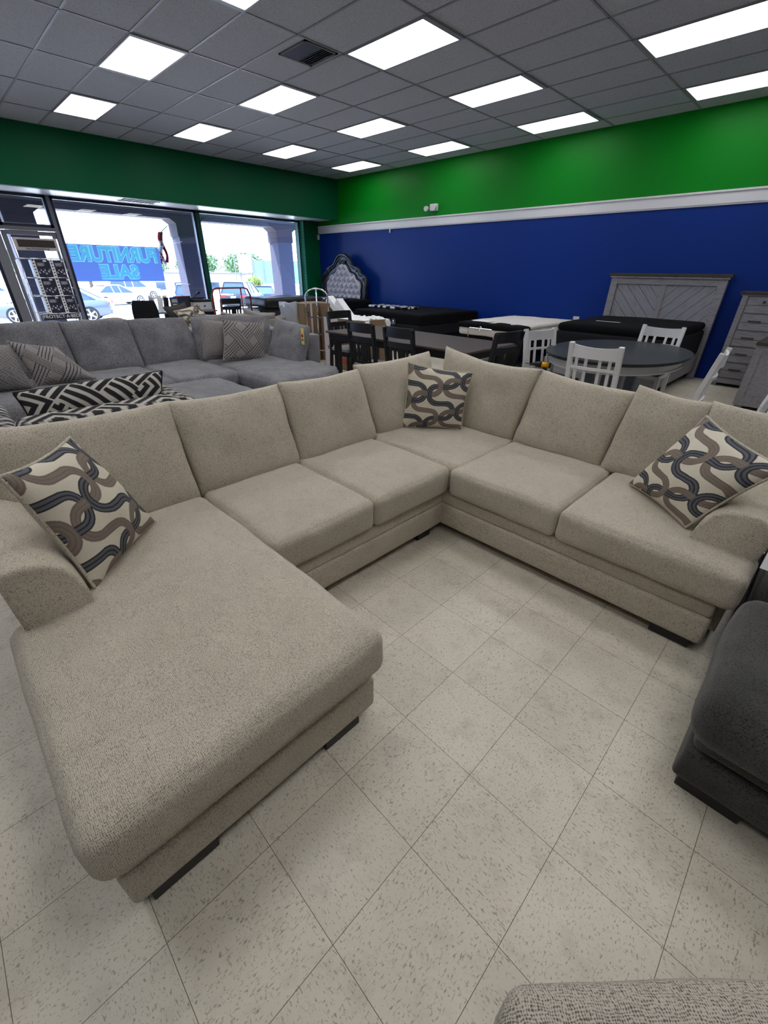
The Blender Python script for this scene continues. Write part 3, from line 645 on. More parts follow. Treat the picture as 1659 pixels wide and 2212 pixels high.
# ------------------------------------------------------------------ dining chairs
def black_chair():
    t = thing('dining_chair', 'x', 'chair'); w = .215
    for s in (-1, 1):
        bm = B(); pts = [(s*w, -.24, 0), (s*w, -.21, .45), (s*w, -.215, .6), (s*w, -.27, .97)]
        for a, b in zip(pts, pts[1:]): beam(bm, a, b, .035, .045, (0, 1, 0))
        obj('back_leg', bm, 'blackwood', t)
        obj('front_leg', beam(B(), (s*w, .19, 0), (s*w, .19, .42), .04, .04, (0, 1, 0), .003), 'blackwood', t)
    def curved(z0, z1, yoff, th=.02, n=8, ww=.43):
        bm = B()
        for i in range(n):
            x0, x1 = -ww/2+ww*i/n, -ww/2+ww*(i+1)/n; c = lambda x: yoff-.035*(1-(2*x/ww)**2)
            ya, yb_ = c(x0), c(x1)
            vs = [bm.verts.new(p) for p in ((x0, ya, z0), (x1, yb_, z0), (x1, yb_, z1), (x0, ya, z1), (x0, ya-th, z0), (x1, yb_-th, z0), (x1, yb_-th, z1), (x0, ya-th, z1))]
            for f in ((0, 1, 2, 3), (7, 6, 5, 4), (3, 2, 6, 7), (0, 4, 5, 1)): bm.faces.new([vs[k] for k in f])
        bmesh.ops.remove_doubles(bm, verts=bm.verts, dist=1e-5); return bm
    obj('top_rail', curved(.87, .98, -.25), 'blackwood', t); obj('middle_rail', curved(.76, .825, -.235), 'blackwood', t); obj('lower_rail', curved(.50, .54, -.2), 'blackwood', t)
    for x, ww in ((-.125, .035), (-.052, .035), (.052, .11), (.14, .035)):
        obj('back_slat', beam(B(), (x, -.235-.0, .52), (x, -.262, .77), ww, .012, (0, 1, 0)), 'blackwood', t)
    obj('seat_frame', b2(B(), (-.225, -.21, .37), (.225, .215, .435), .004), 'blackwood', t)
    obj('seat', soft(B(), (0, .0, .455), (.45, .43, .05), r=.02, crown=(0, 0, .015), n=8, wob=0), 'seat_gray', t, True)
    return t
bc = black_chair(); gb = 'black dining chairs around the rectangular table'
BCS = [((-5.36, 4.60, 0), -pi/2-.0, 'black dining chair with pale seat at the far left end of the rectangular table'), ((-4.14, 3.98, 0), 0.0, 'black dining chair on the near side of the table, the left of two'), ((-3.50, 3.98, 0), -.02, 'black dining chair on the near side of the table, the right of two'), ((-2.76, 4.42, 0), pi/2-.12, 'black dining chair at the right end of the rectangular table, behind the sofa corner')]
for i, (l, r, lab) in enumerate(BCS):
    o = bc if i == 0 else copy_tree(bc); o.location = l; o.rotation_euler.z = r; o['label'] = lab; o['group'] = gb
def white_chair():
    t = thing('dining_chair', 'x', 'chair'); w = .225; H_ = .96
    for s in (-1, 1):
        bm = B(); pts = [(s*w, -.22, 0), (s*w, -.2, .45), (s*w, -.21, .62), (s*w, -.275, H_)]
        for a, b in zip(pts, pts[1:]): beam(bm, a, b, .045, .04, (0, 1, 0), .004)
        obj('back_leg', bm, 'white_wood', t); obj('front_leg', beam(B(), (s*w, .2, 0), (s*w, .2, .42), .045, .045, (0, 1, 0), .004), 'white_wood', t)
    def rail(z0, z1, yo, dip=.0):
        bm = B(); n = 8; ww = .42
        for i in range(n):
            x0, x1 = -ww/2+ww*i/n, -ww/2+ww*(i+1)/n; c = lambda x: yo-.03*(1-(2*x/ww)**2)+.01; zt_ = lambda x: z1-dip*(1-(2*x/ww)**2)
            ya, yb_ = c(x0), c(x1); vs = [bm.verts.new(p) for p in ((x0, ya, z0), (x1, yb_, z0), (x1, yb_, zt_(x1)), (x0, ya, zt_(x0)), (x0, ya-.02, z0), (x1, yb_-.02, z0), (x1, yb_-.02, zt_(x1)), (x0, ya-.02, zt_(x0)))]
            for f in ((0, 1, 2, 3), (7, 6, 5, 4), (3, 2, 6, 7), (0, 4, 5, 1)): bm.faces.new([vs[k] for k in f])
        bmesh.ops.remove_doubles(bm, verts=bm.verts, dist=1e-5); return bm
    obj('top_rail', rail(.83, .945, -.26, .015), 'white_wood', t); obj('middle_rail', rail(.725, .75, -.24), 'white_wood', t); obj('lower_rail', rail(.50, .54, -.205), 'white_wood', t)
    for x in (-.155, -.065, .065, .155): obj('back_slat', beam(B(), (x, -.215, .52), (x, -.262, .835), .028, .014, (0, 1, 0)), 'white_wood', t)
    obj('seat_frame', b2(B(), (-.23, -.21, .38), (.23, .22, .43), .004), 'white_wood', t)
    obj('seat', soft(B(), (0, .005, .445), (.47, .45, .035), r=.015, n=6, wob=0, crown=(0, 0, -.004)), 'seat_dark', t, True); return t
wc = white_chair(); gw = 'white dining chairs around the oval table'
WCS = [((-2.26, 5.04, 0), -pi/2-.3, 'white lattice-back chair at the left end of the oval table, beside the power drill'), ((-1.55, 4.58, 0), 0.0, 'white lattice-back chair on the near side of the oval table, back to the camera'), ((-1.62, 6.38, 0), pi, 'white lattice-back chair on the far side of the oval table before the black bed'), ((-.92, 4.82, 0), pi/2+.06, 'white lattice-back chair turned sideways at the right of the oval table'), ((-.30, 4.15, 0), pi/2+.5, 'white chair cut by the right picture edge, only its post showing')]
for i, (l, r, lab) in enumerate(WCS):
    o = wc if i == 0 else copy_tree(wc); o.location = l; o.rotation_euler.z = r; o['label'] = lab; o['group'] = gw
# ------------------------------------------------------------------ tables
t = thing('dining_table', 'long rectangular dark walnut-topped dining table with black base', 'table', (-4.05, 4.57, 0))
obj('tabletop', b2(B(), (-1.25, -.50, .735), (1.25, .53, .76), .006), 'walnut', t); obj('apron', b2(B(), (-1.17, -.43, .64), (1.17, .45, .735)), 'blackwood', t)
for x in (-1.12, 1.12):
    for y in (-.38, .4): obj('leg', b2(B(), (x-.04, y-.04, 0), (x+.04, y+.04, .65), .004), 'blackwood', t)
t = thing('dining_table', 'oval dark slate-topped table with white apron', 'table', (-1.745, 5.57, 0))
def oval(a, b, n=48, p=2.15): return [(math.copysign(abs(cos(2*pi*i/n))**(2/p), cos(2*pi*i/n))*a, math.copysign(abs(sin(2*pi*i/n))**(2/p), sin(2*pi*i/n))*b) for i in range(n)]
bm = B(); prism(bm, oval(.715, 1.0), 'z', .74, .762); prism(bm, oval(.70, .985), 'z', .73, .741); obj('tabletop', bm, 'slate_top', t)
obj('leaf_seam', b2(B(), (-.70, -.33, .7615), (.70, -.326, .7625)), 'frame', t)
bm = B(); prism(bm, oval(.64, .90), 'z', .64, .73); obj('apron', bm, 'white_wood', t); bm = B(); prism(bm, oval(.65, .91), 'z', .635, .652); obj('apron_moulding', bm, 'white_wood', t)
for y in (-.28, .28):
    for x in (-.14, .14): obj('pedestal_post', b2(B(), (x-.05, y-.05, .08), (x+.05, y+.05, .64), .005), 'slate_leg', t)
for x in (-1, 1):
    for y in (-1, 1): bm = B(); beam(bm, (x*.1, y*.25, .12), (x*.48, y*.6, .04), .07, .08); obj('foot', bm, 'slate_leg', t)
# drill and battery tool on the left white chair
t = thing('power_drill', 'yellow and black cordless drill standing on the white chair seat', 'drill', (-2.22, 4.80, .465), radians(200))
bm = B(); cyl(bm, (-.03, 0, .16), (.05, 0, .16), .03, .03); obj('drill_body', bm, 'yellow', t, True); bm = B(); cyl(bm, (.05, 0, .16), (.11, 0, .16), .033, .03); cyl(bm, (-.05, 0, .16), (-.03, 0, .16), .026, .031); obj('drill_collar', bm, 'blackplastic', t, True); bm = B(); cyl(bm, (.11, 0, .16), (.16, 0, .16), .022, .012); cyl(bm, (.16, 0, .16), (.23, 0, .16), .004); obj('drill_chuck', bm, 'blackplastic', t)
obj('drill_handle', beam(B(), (.01, 0, .15), (-.01, 0, .04), .035, .04, (1, 0, 0), .006), 'blackplastic', t); obj('drill_battery', b2(B(), (-.06, -.035, 0), (.06, .035, .045), .006), 'blackplastic', t)
t = thing('tool_pouch', 'yellow and black tool lying on the seat beside the drill', 'tool', (-2.12, 4.62, .465), .5)
obj('tool_body', b2(B(), (-.1, -.05, 0), (.1, .05, .05), .015), 'blackplastic', t); bm = B(); tube(bm, [(-.06, -.03, .055), (.06, -.03, .055), (.08, .03, .055), (-.04, .03, .055)], .008, 6, True); obj('tool_rim', bm, 'yellow', t)
# ------------------------------------------------------------------ wooden bed, chest, dresser
t = thing('wooden_bed', 'whitewashed bed with chevron plank headboard and dark top rail', 'bed', (-2.35, 8.9, 0))
def chevron():
    m = NT('chevron_planks'); tc = m.n('ShaderNodeTexCoord'); s_ = m.n('ShaderNodeSeparateXYZ'); m.l(tc.outputs['Object'], s_.inputs[0])
    ax = m.math('ABSOLUTE', s_.outputs[0]); q = m.math('DIVIDE', m.math('SUBTRACT', s_.outputs[2], m.math('MULTIPLY', ax, 1.05)), .19); fr = m.math('FRACT', q); gr = m.math('LESS_THAN', m.math('MINIMUM', fr, m.math('SUBTRACT', 1, fr)), .022)
    cb = m.n('ShaderNodeCombineXYZ'); m.l(m.math('MULTIPLY', q, 6.0), cb.inputs[0]); m.l(m.math('ADD', m.math('MULTIPLY', ax, 1.3), m.math('MULTIPLY', s_.outputs[2], 1.1)), cb.inputs[1])
    f = m.noise(cb.outputs[0], 3.2, 5, .65); c = m.ramp(f, [(.3, lin((92, 91, 96))), (.5, lin((128, 127, 134))), (.75, lin((142, 141, 148)))])
    m.col(m.mix(gr, c, lin((34, 32, 34)))); m.bump(m.math('SUBTRACT', f, m.math('MULTIPLY', gr, 2)), .3, .004); m.set(.75); return m.m
M['chevron'] = chevron()
obj('headboard_panel', b2(B(), (-.74, -.02, .3), (.74, .02, 1.40)), 'chevron', t)
for s in (-1, 1): obj('headboard_post', b2(B(), (s*.80-.055, -.045, 0), (s*.80+.055, .045, 1.47), .004), 'whitewash', t)
obj('headboard_rail', b2(B(), (-.75, -.038, 1.38), (.75, .038, 1.47), .003), 'whitewash', t); obj('centre_stile', b2(B(), (-.04, -.036, .3), (.04, .0, 1.39), .003), 'whitewash', t)
bm = B(); b2(bm, (-.90, -.07, 1.50), (.90, .07, 1.545), .004); obj('headboard_cap', bm, 'darktop', t); obj('cap_moulding', b2(B(), (-.875, -.06, 1.47), (.875, .06, 1.50), .006), 'whitewash', t)
for s in (-1, 1): obj('side_rail', b2(B(), (s*.80-.02, -2.05, .14), (s*.80+.02, -.04, .36), .004), 'whitewash', t)
obj('footboard', b2(B(), (-.84, -2.12, .05), (.84, -2.05, .38), .006), 'whitewash', t)
t = thing('mattress', 'thick black mattress with charcoal sides on the whitewashed bed', 'mattress', (-2.35, 7.86, .36))
obj('mattress_body', soft(B(), (0, 0, .22), (1.59, 1.96, .38), r=.05, n=16, crown=(0, 0, 0), wob=.006), 'black_side', t, True); obj('pillow_top', soft(B(), (0, 0, .455), (1.57, 1.94, .12), r=.055, n=18, crown=(0, 0, .035), wob=.01, wsc=2.5), 'black_fabric', t, True)
obj('label_stitching', b2(B(), (-.35, -.62, .545), (.0, -.60, .547)), 'paper_white', t); obj('care_tag', box(B(), (.795, -.5, .2), (.004, .07, .13)), 'white_trim', t)
def chest(name, label, loc, W_, D_, H_, rows, twin_top, front_dir):
    t = thing(name, label, 'dresser', loc, front_dir)
    obj('cabinet_body', b2(B(), (-W_/2, -D_/2+.015, .08), (W_/2, D_/2, H_-.05), .004), 'whitewash', t); obj('cabinet_top', b2(B(), (-W_/2-.04, -D_/2-.03, H_-.035), (W_/2+.04, D_/2+.01, H_), .004), 'darktop', t); obj('top_moulding', b2(B(), (-W_/2-.02, -D_/2-.01, H_-.055), (W_/2+.02, D_/2, H_-.035), .004), 'whitewash', t)
    obj('plinth', b2(B(), (-W_/2-.02, -D_/2-.015, .05), (W_/2+.02, D_/2, .11), .006), 'whitewash', t)
    for s in (-1, 1):
        obj('front_stile', b2(B(), (s*(W_/2-.035)-.035, -D_/2-.005, .1), (s*(W_/2-.035)+.035, -D_/2+.02, H_-.05), .003), 'whitewash', t)
        for q in (-1, 1): obj('foot', b2(B(), (s*(W_/2-.05)-.04, q*(D_/2-.06)-.04, 0), (s*(W_/2-.05)+.04, q*(D_/2-.06)+.04, .06)), 'whitewash', t)
    z = .13; h = (H_-.19)/rows
    for r in range(rows):
        n = 2 if (twin_top and r == rows-1) else 1; ww = (W_-.16)/n
        for i in range(n):
            x0 = -W_/2+.08+i*ww; dr = obj('drawer', b2(B(), (x0+.006, -D_/2-.004, z+.012), (x0+ww-.006, -D_/2+.03, z+h-.012), .004), 'whitewash', t)
            g2 = obj('drawer_groove', b2(B(), (x0+.01, -D_/2-.0055, z+h*.5-.003), (x0+ww-.01, -D_/2, z+h*.5+.003)), 'darktop', dr)
            bm = B()
            if n == 2: cyl(bm, (x0+ww/2, -D_/2, z+h*.7), (x0+ww/2, -D_/2-.03, z+h*.7), .014, .018)
            else: tube(bm, [(-.30, -D_/2, z+h*.6), (-.30, -D_/2-.03, z+h*.6), (-.16, -D_/2-.03, z+h*.6), (-.16, -D_/2, z+h*.6)], .008, 8)
            obj('handle', bm, 'blackplastic', dr)
            if n == 1:
                bm = B(); tube(bm, [(.16, -D_/2, z+h*.6), (.16, -D_/2-.03, z+h*.6), (.30, -D_/2-.03, z+h*.6), (.30, -D_/2, z+h*.6)], .008, 8); obj('handle', bm, 'blackplastic', dr)
        z += h
    return t
chest('chest_of_drawers', 'tall whitewashed chest of drawers with dark top against the blue wall', (-.73, 8.8, 0), .96, .40, 1.33, 5, True, 0)
t = chest('dresser', 'low whitewashed dresser seen end-on at the right edge, dark overhanging top', (-.45, 7.85, 0), 1.3, .46, .82, 3, False, pi/2)
for s in (-1,):
    bm = B(); 
    for lo, hi in (((-.66, -.22, .11), (-.65, -.15, .77)), ((-.66, .15, .11), (-.65, .23, .77)), ((-.66, -.15, .70), (-.65, .15, .77)), ((-.66, -.15, .11), (-.65, .15, .18))): b2(bm, lo, hi)
    obj('side_panel_frame', bm, 'whitewash', t)
tag(obj('nightstand', b2(B(), (-3.69, 8.45, 0), (-3.29, 8.98, .74), .006), 'darktop'), 'dark low nightstand beside the bed against the blue wall', 'nightstand')
# ------------------------------------------------------------------ mattresses along the blue wall
t = thing('adjustable_bed', 'cream quilted mattress on a black adjustable bed with a black foot drape', 'bed', (-4.42, 8.0, 0))
obj('mattress_body', soft(B(), (0, 0, .60), (1.30, 2.0, .15), r=.05, n=14, crown=(0, 0, .01), wob=.006), 'cream_quilt', t, True); obj('quilt_top', soft(B(), (0, .06, .70), (1.30, 1.86, .07), r=.033, n=16, crown=(0, 0, .02), wob=.008, wsc=3), 'cream_quilt', t, True)
obj('bed_base', b2(B(), (-.63, -.97, .28), (.63, .97, .53), .03), 'black_fabric', t); obj('foot_drape', soft(B(), (0, -.86, .69), (1.33, .34, .10), r=.045, n=14, wob=.01), 'black_fabric', t, True)
for x in (-.5, .5):
    for y in (-.8, .8): bm = B(); cyl(bm, (x, y, 0), (x, y, .3), .025); obj('leg', bm, 'blackplastic', t)
bm = B(); tube(bm, [(-.40, -1.02, .50), (-.40, -1.05, .62), (-.36, -1.05, .655), (.10, -1.05, .655), (.14, -1.05, .62), (.14, -1.02, .50)], .009, 8); tube(bm, [(-.18, -1.06, .655), (-.13, -1.06, .69), (-.08, -1.06, .655), (-.13, -1.06, .62)], .004, 6, True); obj('retainer_bar', bm, 'chrome', t)
obj('leaflet', soft(B(), (-.25, -.80, .755), (.34, .2, .012), r=.005, n=6, wob=.002), 'white_paper', t)
t = thing('mattress', 'black queen mattress with round tag standing on a black base, middle of the blue wall', 'mattress', (-7.0, 8.0, 0))
obj('mattress_top', soft(B(), (0, 0, .66), (2.0, 2.02, .22), r=.05, n=16, crown=(0, 0, .015), wob=.008), 'black_fabric', t, True); obj('mattress_side_panel', b2(B(), (-.99, -1.015, .36), (.99, .99, .58), .03), 'black_side', t); obj('bed_base', b2(B(), (-.98, -.99, .06), (.98, .98, .36), .02), 'black_fabric', t)
for x in (-.9, .9):
    for y in (-.9, .9): obj('leg', box(B(), (x, y, .03), (.05, .05, .06)), 'blackplastic', t)
bm = B(); cyl(bm, (.28, -1.03, .60), (.28, -1.04, .60), .07, n=20); obj('round_tag', bm, 'print_blue', t); bm = B(); cyl(bm, (.28, -1.041, .62), (.28, -1.043, .62), .02); b2(bm, (.24, -1.043, .575), (.32, -1.041, .583)); obj('tag_print', bm, 'paper_white', t)
t = thing('bed_runner', 'folded black and white floral runner on the black mattress', 'bedding', (-7.55, 7.80, .785))
def floral(v): return lin((205, 205, 215)) if noise.noise(Vector((v.x*9, v.y*9, 0))) + .5*noise.noise(Vector((v.x*19, v.y*17, 2))) > .06 else lin((18, 18, 22))
o = obj('runner_cloth', soft(B(), (0, 0, .02), (1.15, .5, .045), r=.02, n=90, wob=.006), 'pattern', t, True); paint(o, floral)
t = thing('tufted_bed', 'tufted pale headboard in an ornate carved dark frame, far end of the blue wall', 'bed', (-10.55, 8.86, 0))
half = [(0, 1.91), (.12, 1.90), (.24, 1.83), (.33, 1.73), (.40, 1.65), (.50, 1.61), (.60, 1.60), (.68, 1.55), (.74, 1.45), (.84, 1.42), (.94, 1.37), (.985, 1.25), (.945, 1.12), (.96, 1.0), (.92, .88), (.93, .7), (.96, .4), (.96, 0)]
outer = [(x, z) for x, z in half] + [(-x, z) for x, z in half[::-1] if x > 0]
bm = B(); prism(bm, outer, 'y', -.02, .04); obj('headboard_back', bm, 'hb_frame', t)
def inset(k, dz): return [(x*k, .55+(z-.55)*dz if z > .5 else z) for x, z in half]
for kx, kz, r in ((1.0, 1.0, .035), (.93, .955, .02), (.80, .86, .028)):
    pts = inset(kx, kz); full = [(x, -.03, z) for x, z in pts[::-1]] + [(-x, -.03, z) for x, z in pts[1:]]
    bm = B(); tube(bm, full, r, 8); obj('carved_moulding', bm, 'hb_dark', t, True)
for s in (-1, 1):
    for cx_, cz_, rr in ((.09, 1.72, .07), (.60, 1.53, .05), (.86, 1.33, .05)):
        bm = B(); tube(bm, [(s*(cx_+rr*(1-i/26)*cos(i*.6)), -.055, cz_+rr*(1-i/26)*sin(i*.6)) for i in range(24)], .013, 6); obj('carved_scroll', bm, 'hb_dark', t, True)
bm = B(); nx, nz = 60, 56; gx0 = {}
def hz(x):
    pts = inset(.80, .86); ax = abs(x)
    for (xa, za), (xb_, zb) in zip(pts, pts[1:]):
        if xa <= ax <= xb_ and xb_ > xa: return za+(zb-za)*(ax-xa)/(xb_-xa)
    return 1.0
for i in range(nx+1):
    for j in range(nz+1):
        x = -.755+1.51*i/nx; top = hz(x)-.01; z = .5+(top-.5)*j/nz
        a, b = x/.20, (z-.5)/.15; d = 1e9
        for rj in (math.floor(b), math.floor(b)+1):
            for ri in (math.floor(a)-1, math.floor(a), math.floor(a)+1, math.floor(a)+2): d = min(d, ((a-ri-.5*(rj % 2))**2*1.0+(b-rj)**2*.6))
        gx0[(i, j)] = bm.verts.new((x, -.03-.075*min(1, d*3.0)**.6*min(1, (nz-j)/3, j/3, i/3, (nx-i)/3), z))
for i in range(nx):
    for j in range(nz): bm.faces.new((gx0[(i, j)], gx0[(i+1, j)], gx0[(i+1, j+1)], gx0[(i, j+1)]))
obj('tufted_panel', bm, 'navy_uph', t, True)
bm = B()
for rj in range(1, 8):
    for ri in range(-4, 5):
        x, z = (ri+.5*(rj % 2))*.2, .5+rj*.15
        if abs(x) < .72 and z < hz(x)-.05: bmesh.ops.create_icosphere(bm, subdivisions=1, radius=.014, matrix=Matrix.Translation((x, -.04, z)))
o = obj('tufting_button', bm, 'dimple_shade', t, True)
t = thing('mattress', 'black mattress with draped white-patterned cover before the tufted headboard', 'mattress', (-10.2, 7.74, 0))
obj('mattress_top', soft(B(), (0, 0, .72), (2.0, 1.95, .26), r=.07, n=14, crown=(0, 0, .02), wob=.01), 'black_fabric', t, True); obj('bed_base', b2(B(), (-.98, -.95, 0), (.98, .95, .6), .02), 'black_side', t)
t = thing('bed_runner', 'white-flecked cover laid on the mattress below the tufted headboard', 'bedding', (-9.7, 7.7, .86))
o = obj('runner_cloth', soft(B(), (0, 0, .02), (.9, .4, .04), r=.02, n=50, wob=.01), 'pattern', t, True); paint(o, floral)
# ------------------------------------------------------------------ boxes, hand truck, foam
t = thing('cardboard_box', 'open cardboard box with white printed side and packing paper spilling out, behind the table end', 'box', (-5.98, 5.28, 0))
W2, D2, H2 = .98, .66, .82
bm = B()
for lo, hi in (((-W2/2, -D2/2, 0), (W2/2, -D2/2+.008, H2)), ((-W2/2, D2/2-.008, 0), (W2/2, D2/2, H2)), ((W2/2-.008, -D2/2, 0), (W2/2, D2/2, H2)), ((-W2/2, -D2/2, 0), (-W2/2+.008, D2/2, H2)), ((-W2/2, -D2/2, 0), (W2/2, D2/2, .01))): b2(bm, lo, hi)
obj('box_walls', bm, 'card', t); obj('white_panel', b2(B(), (-W2/2-.002, -D2/2-.003, .0), (-W2/2+.38, -D2/2, H2)), 'card_white', t)
bm = text_mesh('SILVER', .085, .002, .0006); place(bm, (-W2/2+.2, -D2/2-.004, .34), (-1, 0, 0), (0, 0, -1)); m2 = text_mesh('CLASSIC', .05, .002, .0006); place(m2, (-W2/2+.24, -D2/2-.004, .52), (-1, 0, 0), (0, 0, -1)); merge(bm, m2)
obj('box_print', bm, 'ink', t)
bm = B(); b2(bm, (-.02, -D2/2-.002, .10), (.14, -D2/2-.001, .19)); obj('fragile_mark', bm, 'redink', t)
obj('packing_paper', soft(B(), (.05, 0, .765), (.86, .58, .14), r=.03, n=30, wob=.06, wsc=9), 'white_paper', t)
for i, (x, tilt, L, lab) in enumerate(((-.42, -.95, .60, 'white foam slab leaning up out of the open box, the longer one'), (-.22, -.9, .46, 'shorter white foam slab beside the longer one at the open box'))):
    f = thing('foam_slab', lab, 'foam packing', (-6.06+x, 5.42, .74), 0, 'white foam slabs by the open box'); obj('foam_body', box(B(), (-.16, 0, .16), (.11, .14, L), .006, rot=Matrix.Rotation(tilt, 3, 'Y')), 'white_paper', f)
for i, (x, y, w, h, lab) in enumerate(((-7.15, 5.05, .34, 1.0, 'tall brown cardboard carton on end, behind the grey sofa end'), (-6.98, 5.47, .40, 1.0, 'tall brown cardboard carton just right of its neighbour behind the hand truck'), (-7.55, 5.55, .4, .98, 'brown carton standing behind the two tall ones'))):
    t = thing('cardboard_box', lab, 'box', (x, y, 0), .0, 'tall cartons behind the hand truck'); obj('carton_body', b2(B(), (-.19, -w/2, 0), (.19, w/2, h), .004), 'card', t); bm = B()
    b2(bm, (.189, -.02, .0), (.1915, .02, h)); obj('tape', bm, 'card_white', t); bm = B(); [b2(bm, (.19, -.12, q), (.192, -.03, q+.012)) for q in (.85, .82, .79, .5, .47)]; obj('carton_print', bm, 'ink', t)
tag(obj('plastic_wrap', soft(B(), (-7.40, 4.86, .51), (.55, .05, 1.0), r=.02, n=16, wob=.03, wsc=5), 'plastic_wrap', smooth=True), 'clear plastic wrap hanging on the side of the tall cartons', 'wrap')
t = thing('hand_truck', 'silver tubular hand truck standing before the tall cartons', 'hand truck', (-6.62, 4.93, 0), radians(48))
bm = B(); tube(bm, [(-.19, 0, .1), (-.19, 0, 1.12)] + [(-.19+.19*(1-cos(a)), 0, 1.12+.13*sin(a)) for a in [i*pi/10 for i in range(1, 10)]] + [(.19, 0, 1.12), (.19, 0, .1)], .0125, 8); tube(bm, [(0, 0, 1.25), (0, .02, .95), (.0, 0, .55)], .011, 8); obj('truck_frame', bm, 'chrome', t, True)
for z in (.25, .52, .80): obj('cross_bar', b2(B(), (-.19, -.01, z-.012), (.19, .01, z+.012)), 'chrome', t)
obj('toe_plate', b2(B(), (-.22, -.02, .0), (.22, -.3, .012)), 'metal', t)
for s in (-1, 1): bm = B(); cyl(bm, (s*.20, .06, .11), (s*.25, .06, .11), .105, n=20); obj('wheel', bm, 'rubber', t)
t = thing('box_spring', 'glossy black wrapped slab lying on the dark dresser by the window', 'mattress', (-9.5, 5.75, .80))
obj('wrapped_body', soft(B(), (0, .35, .085), (1.0, 1.5, .20), r=.07, n=16, wob=.012), 'blacksheet', t, True)
t = thing('dresser', 'long dark dresser under the black wrapped slab by the window', 'dresser', (-9.45, 6.0, 0))
obj('cabinet_body', b2(B(), (-.25, -.72, .08), (.28, .8, .74), .004), 'hb_dark', t); obj('cabinet_top', b2(B(), (-.28, -.78, .735), (.33, .86, .77), .01), 'hb_dark', t); obj('plinth', b2(B(), (-.25, -.72, 0), (.27, .8, .08)), 'hb_dark', t)
for i in range(3):
    for j in range(2): dr = obj('drawer', b2(B(), (.28, -.70+j*.75, .11+i*.21), (.292, .02+j*.75, .30+i*.21), .003), 'hb_frame', t); bm = B(); cyl(bm, (.292, -.34+j*.75, .205+i*.21), (.315, -.34+j*.75, .205+i*.21), .016); obj('drawer_knob', bm, 'metal', dr)
# red hoop cart and black stand by the window
t = thing('platform_cart', 'cart with red tubular push hoop standing by the window', 'cart', (-9.05, 4.6, 0))
bm = B(); hw_ = .42
tube(bm, [(0, -hw_, .15), (0, -hw_, 1.05), (0, -hw_+.05, 1.16), (0, -hw_+.12, 1.19), (0, hw_-.12, 1.19), (0, hw_-.05, 1.16), (0, hw_, 1.05), (0, hw_, .15)], .016, 8); tube(bm, [(0, -.24, .15), (0, -.24, 1.18)], .010, 8); tube(bm, [(0, .22, .15), (0, .22, 1.18)], .014, 8); obj('push_hoop', bm, 'red', t, True)
obj('cart_deck', b2(B(), (-.28, -.42, .13), (.03, .42, .17)), 'hb_dark', t)
for x in (-.22, -.04):
    for y in (-.35, .35): bm = B(); cyl(bm, (x, y-.02, .065), (x, y+.02, .065), .065); obj('caster', bm, 'rubber', t)
t = copy_tree(bc); t.location = (-9.75, 4.78, 0); t.rotation_euler.z = pi/2; t['label'] = 'black chair standing by the window in front of the red-hooped cart'; 
if 'group' in t: del t['group']
# taupe sofa behind the grey one
TS = thing('sofa', 'taupe sofa behind the grey sectional, only its cushion tops in view', 'sofa', (-8.2, 3.8, 0))
for nm, lo, hi in (('base_panel', (-8.6, 2.9, .06), (-7.5, 5.0, .3)), ('back_frame', (-7.75, 2.9, .06), (-7.5, 5.0, .74)), ('arm', (-8.6, 2.7, .06), (-7.5, 2.92, .62)), ('arm', (-8.6, 4.98, .06), (-7.5, 5.2, .62)), ('seat_cushion', (-8.55, 2.93, .3), (-7.75, 3.95, .47)), ('seat_cushion', (-8.55, 3.96, .3), (-7.75, 4.98, .47))):
    obj(nm, slo(B(), lo, hi, r=.04, n=12), 'taupe', TS, True, world=True)
for i, (a, b, za, zb) in enumerate(((3.18, 3.74, .93, .90), (3.62, 4.16, .93, .90), (4.05, 4.62, .97, .86), (4.40, 5.0, .80, .86))):
    backc([(-7.78, b, .47), (-7.78, a, .47), (-7.62, a-.03, za), (-7.62, b+.03, zb)], seed=50+i, T=.2, mat='taupe', par=TS, n=16, ear=.03, sag=.05)
pillow('throw_pillow', 'cream and grey ribbon pillow on the taupe sofa in the background', [(-7.35, 2.98, .62), (-7.35, 3.40, .62), at(428, 656, x=-7.45), at(375, 672, x=-7.45)], .14, chain, None, n=60)
pillow('throw_pillow', 'dark grey pillow at the left end of the taupe sofa in the background', [(-7.5, 2.85, .6), (-7.5, 3.2, .6), at(398, 652, x=-7.6), at(352, 664, x=-7.6)], .14, lambda x, y: lin((66, 64, 66)), None, n=20, welt='charcoal')
# tan cushions peeping over the left of the grey sofa
for i, (yy, w, lab) in enumerate(((1.05, .5, 'tan cushion top peeping over the grey sofa back, left of the brochure rack'), (1.78, .6, 'tan cushion top peeping over the grey sofa back, below the white car'))):
    t = thing('accent_chair', lab, 'chair', (-7.7, yy, 0), 0, 'tan chairs behind the grey sofa')
    obj('chair_seat', slo(B(), (-.5, -w/2, .1), (.2, w/2, .44), r=.04, n=10), 'taupe', t, True); obj('chair_back', slo(B(), (.1, -w/2, .3), (.3, w/2, .885), r=.08, n=12, wob=.02), 'taupe', t, True)
    for x in (-.4, .2):
        for y in (-w/2+.06, w/2-.06): obj('leg', box(B(), (x, y, .05), (.05, .05, .1)), 'blackwood', t)
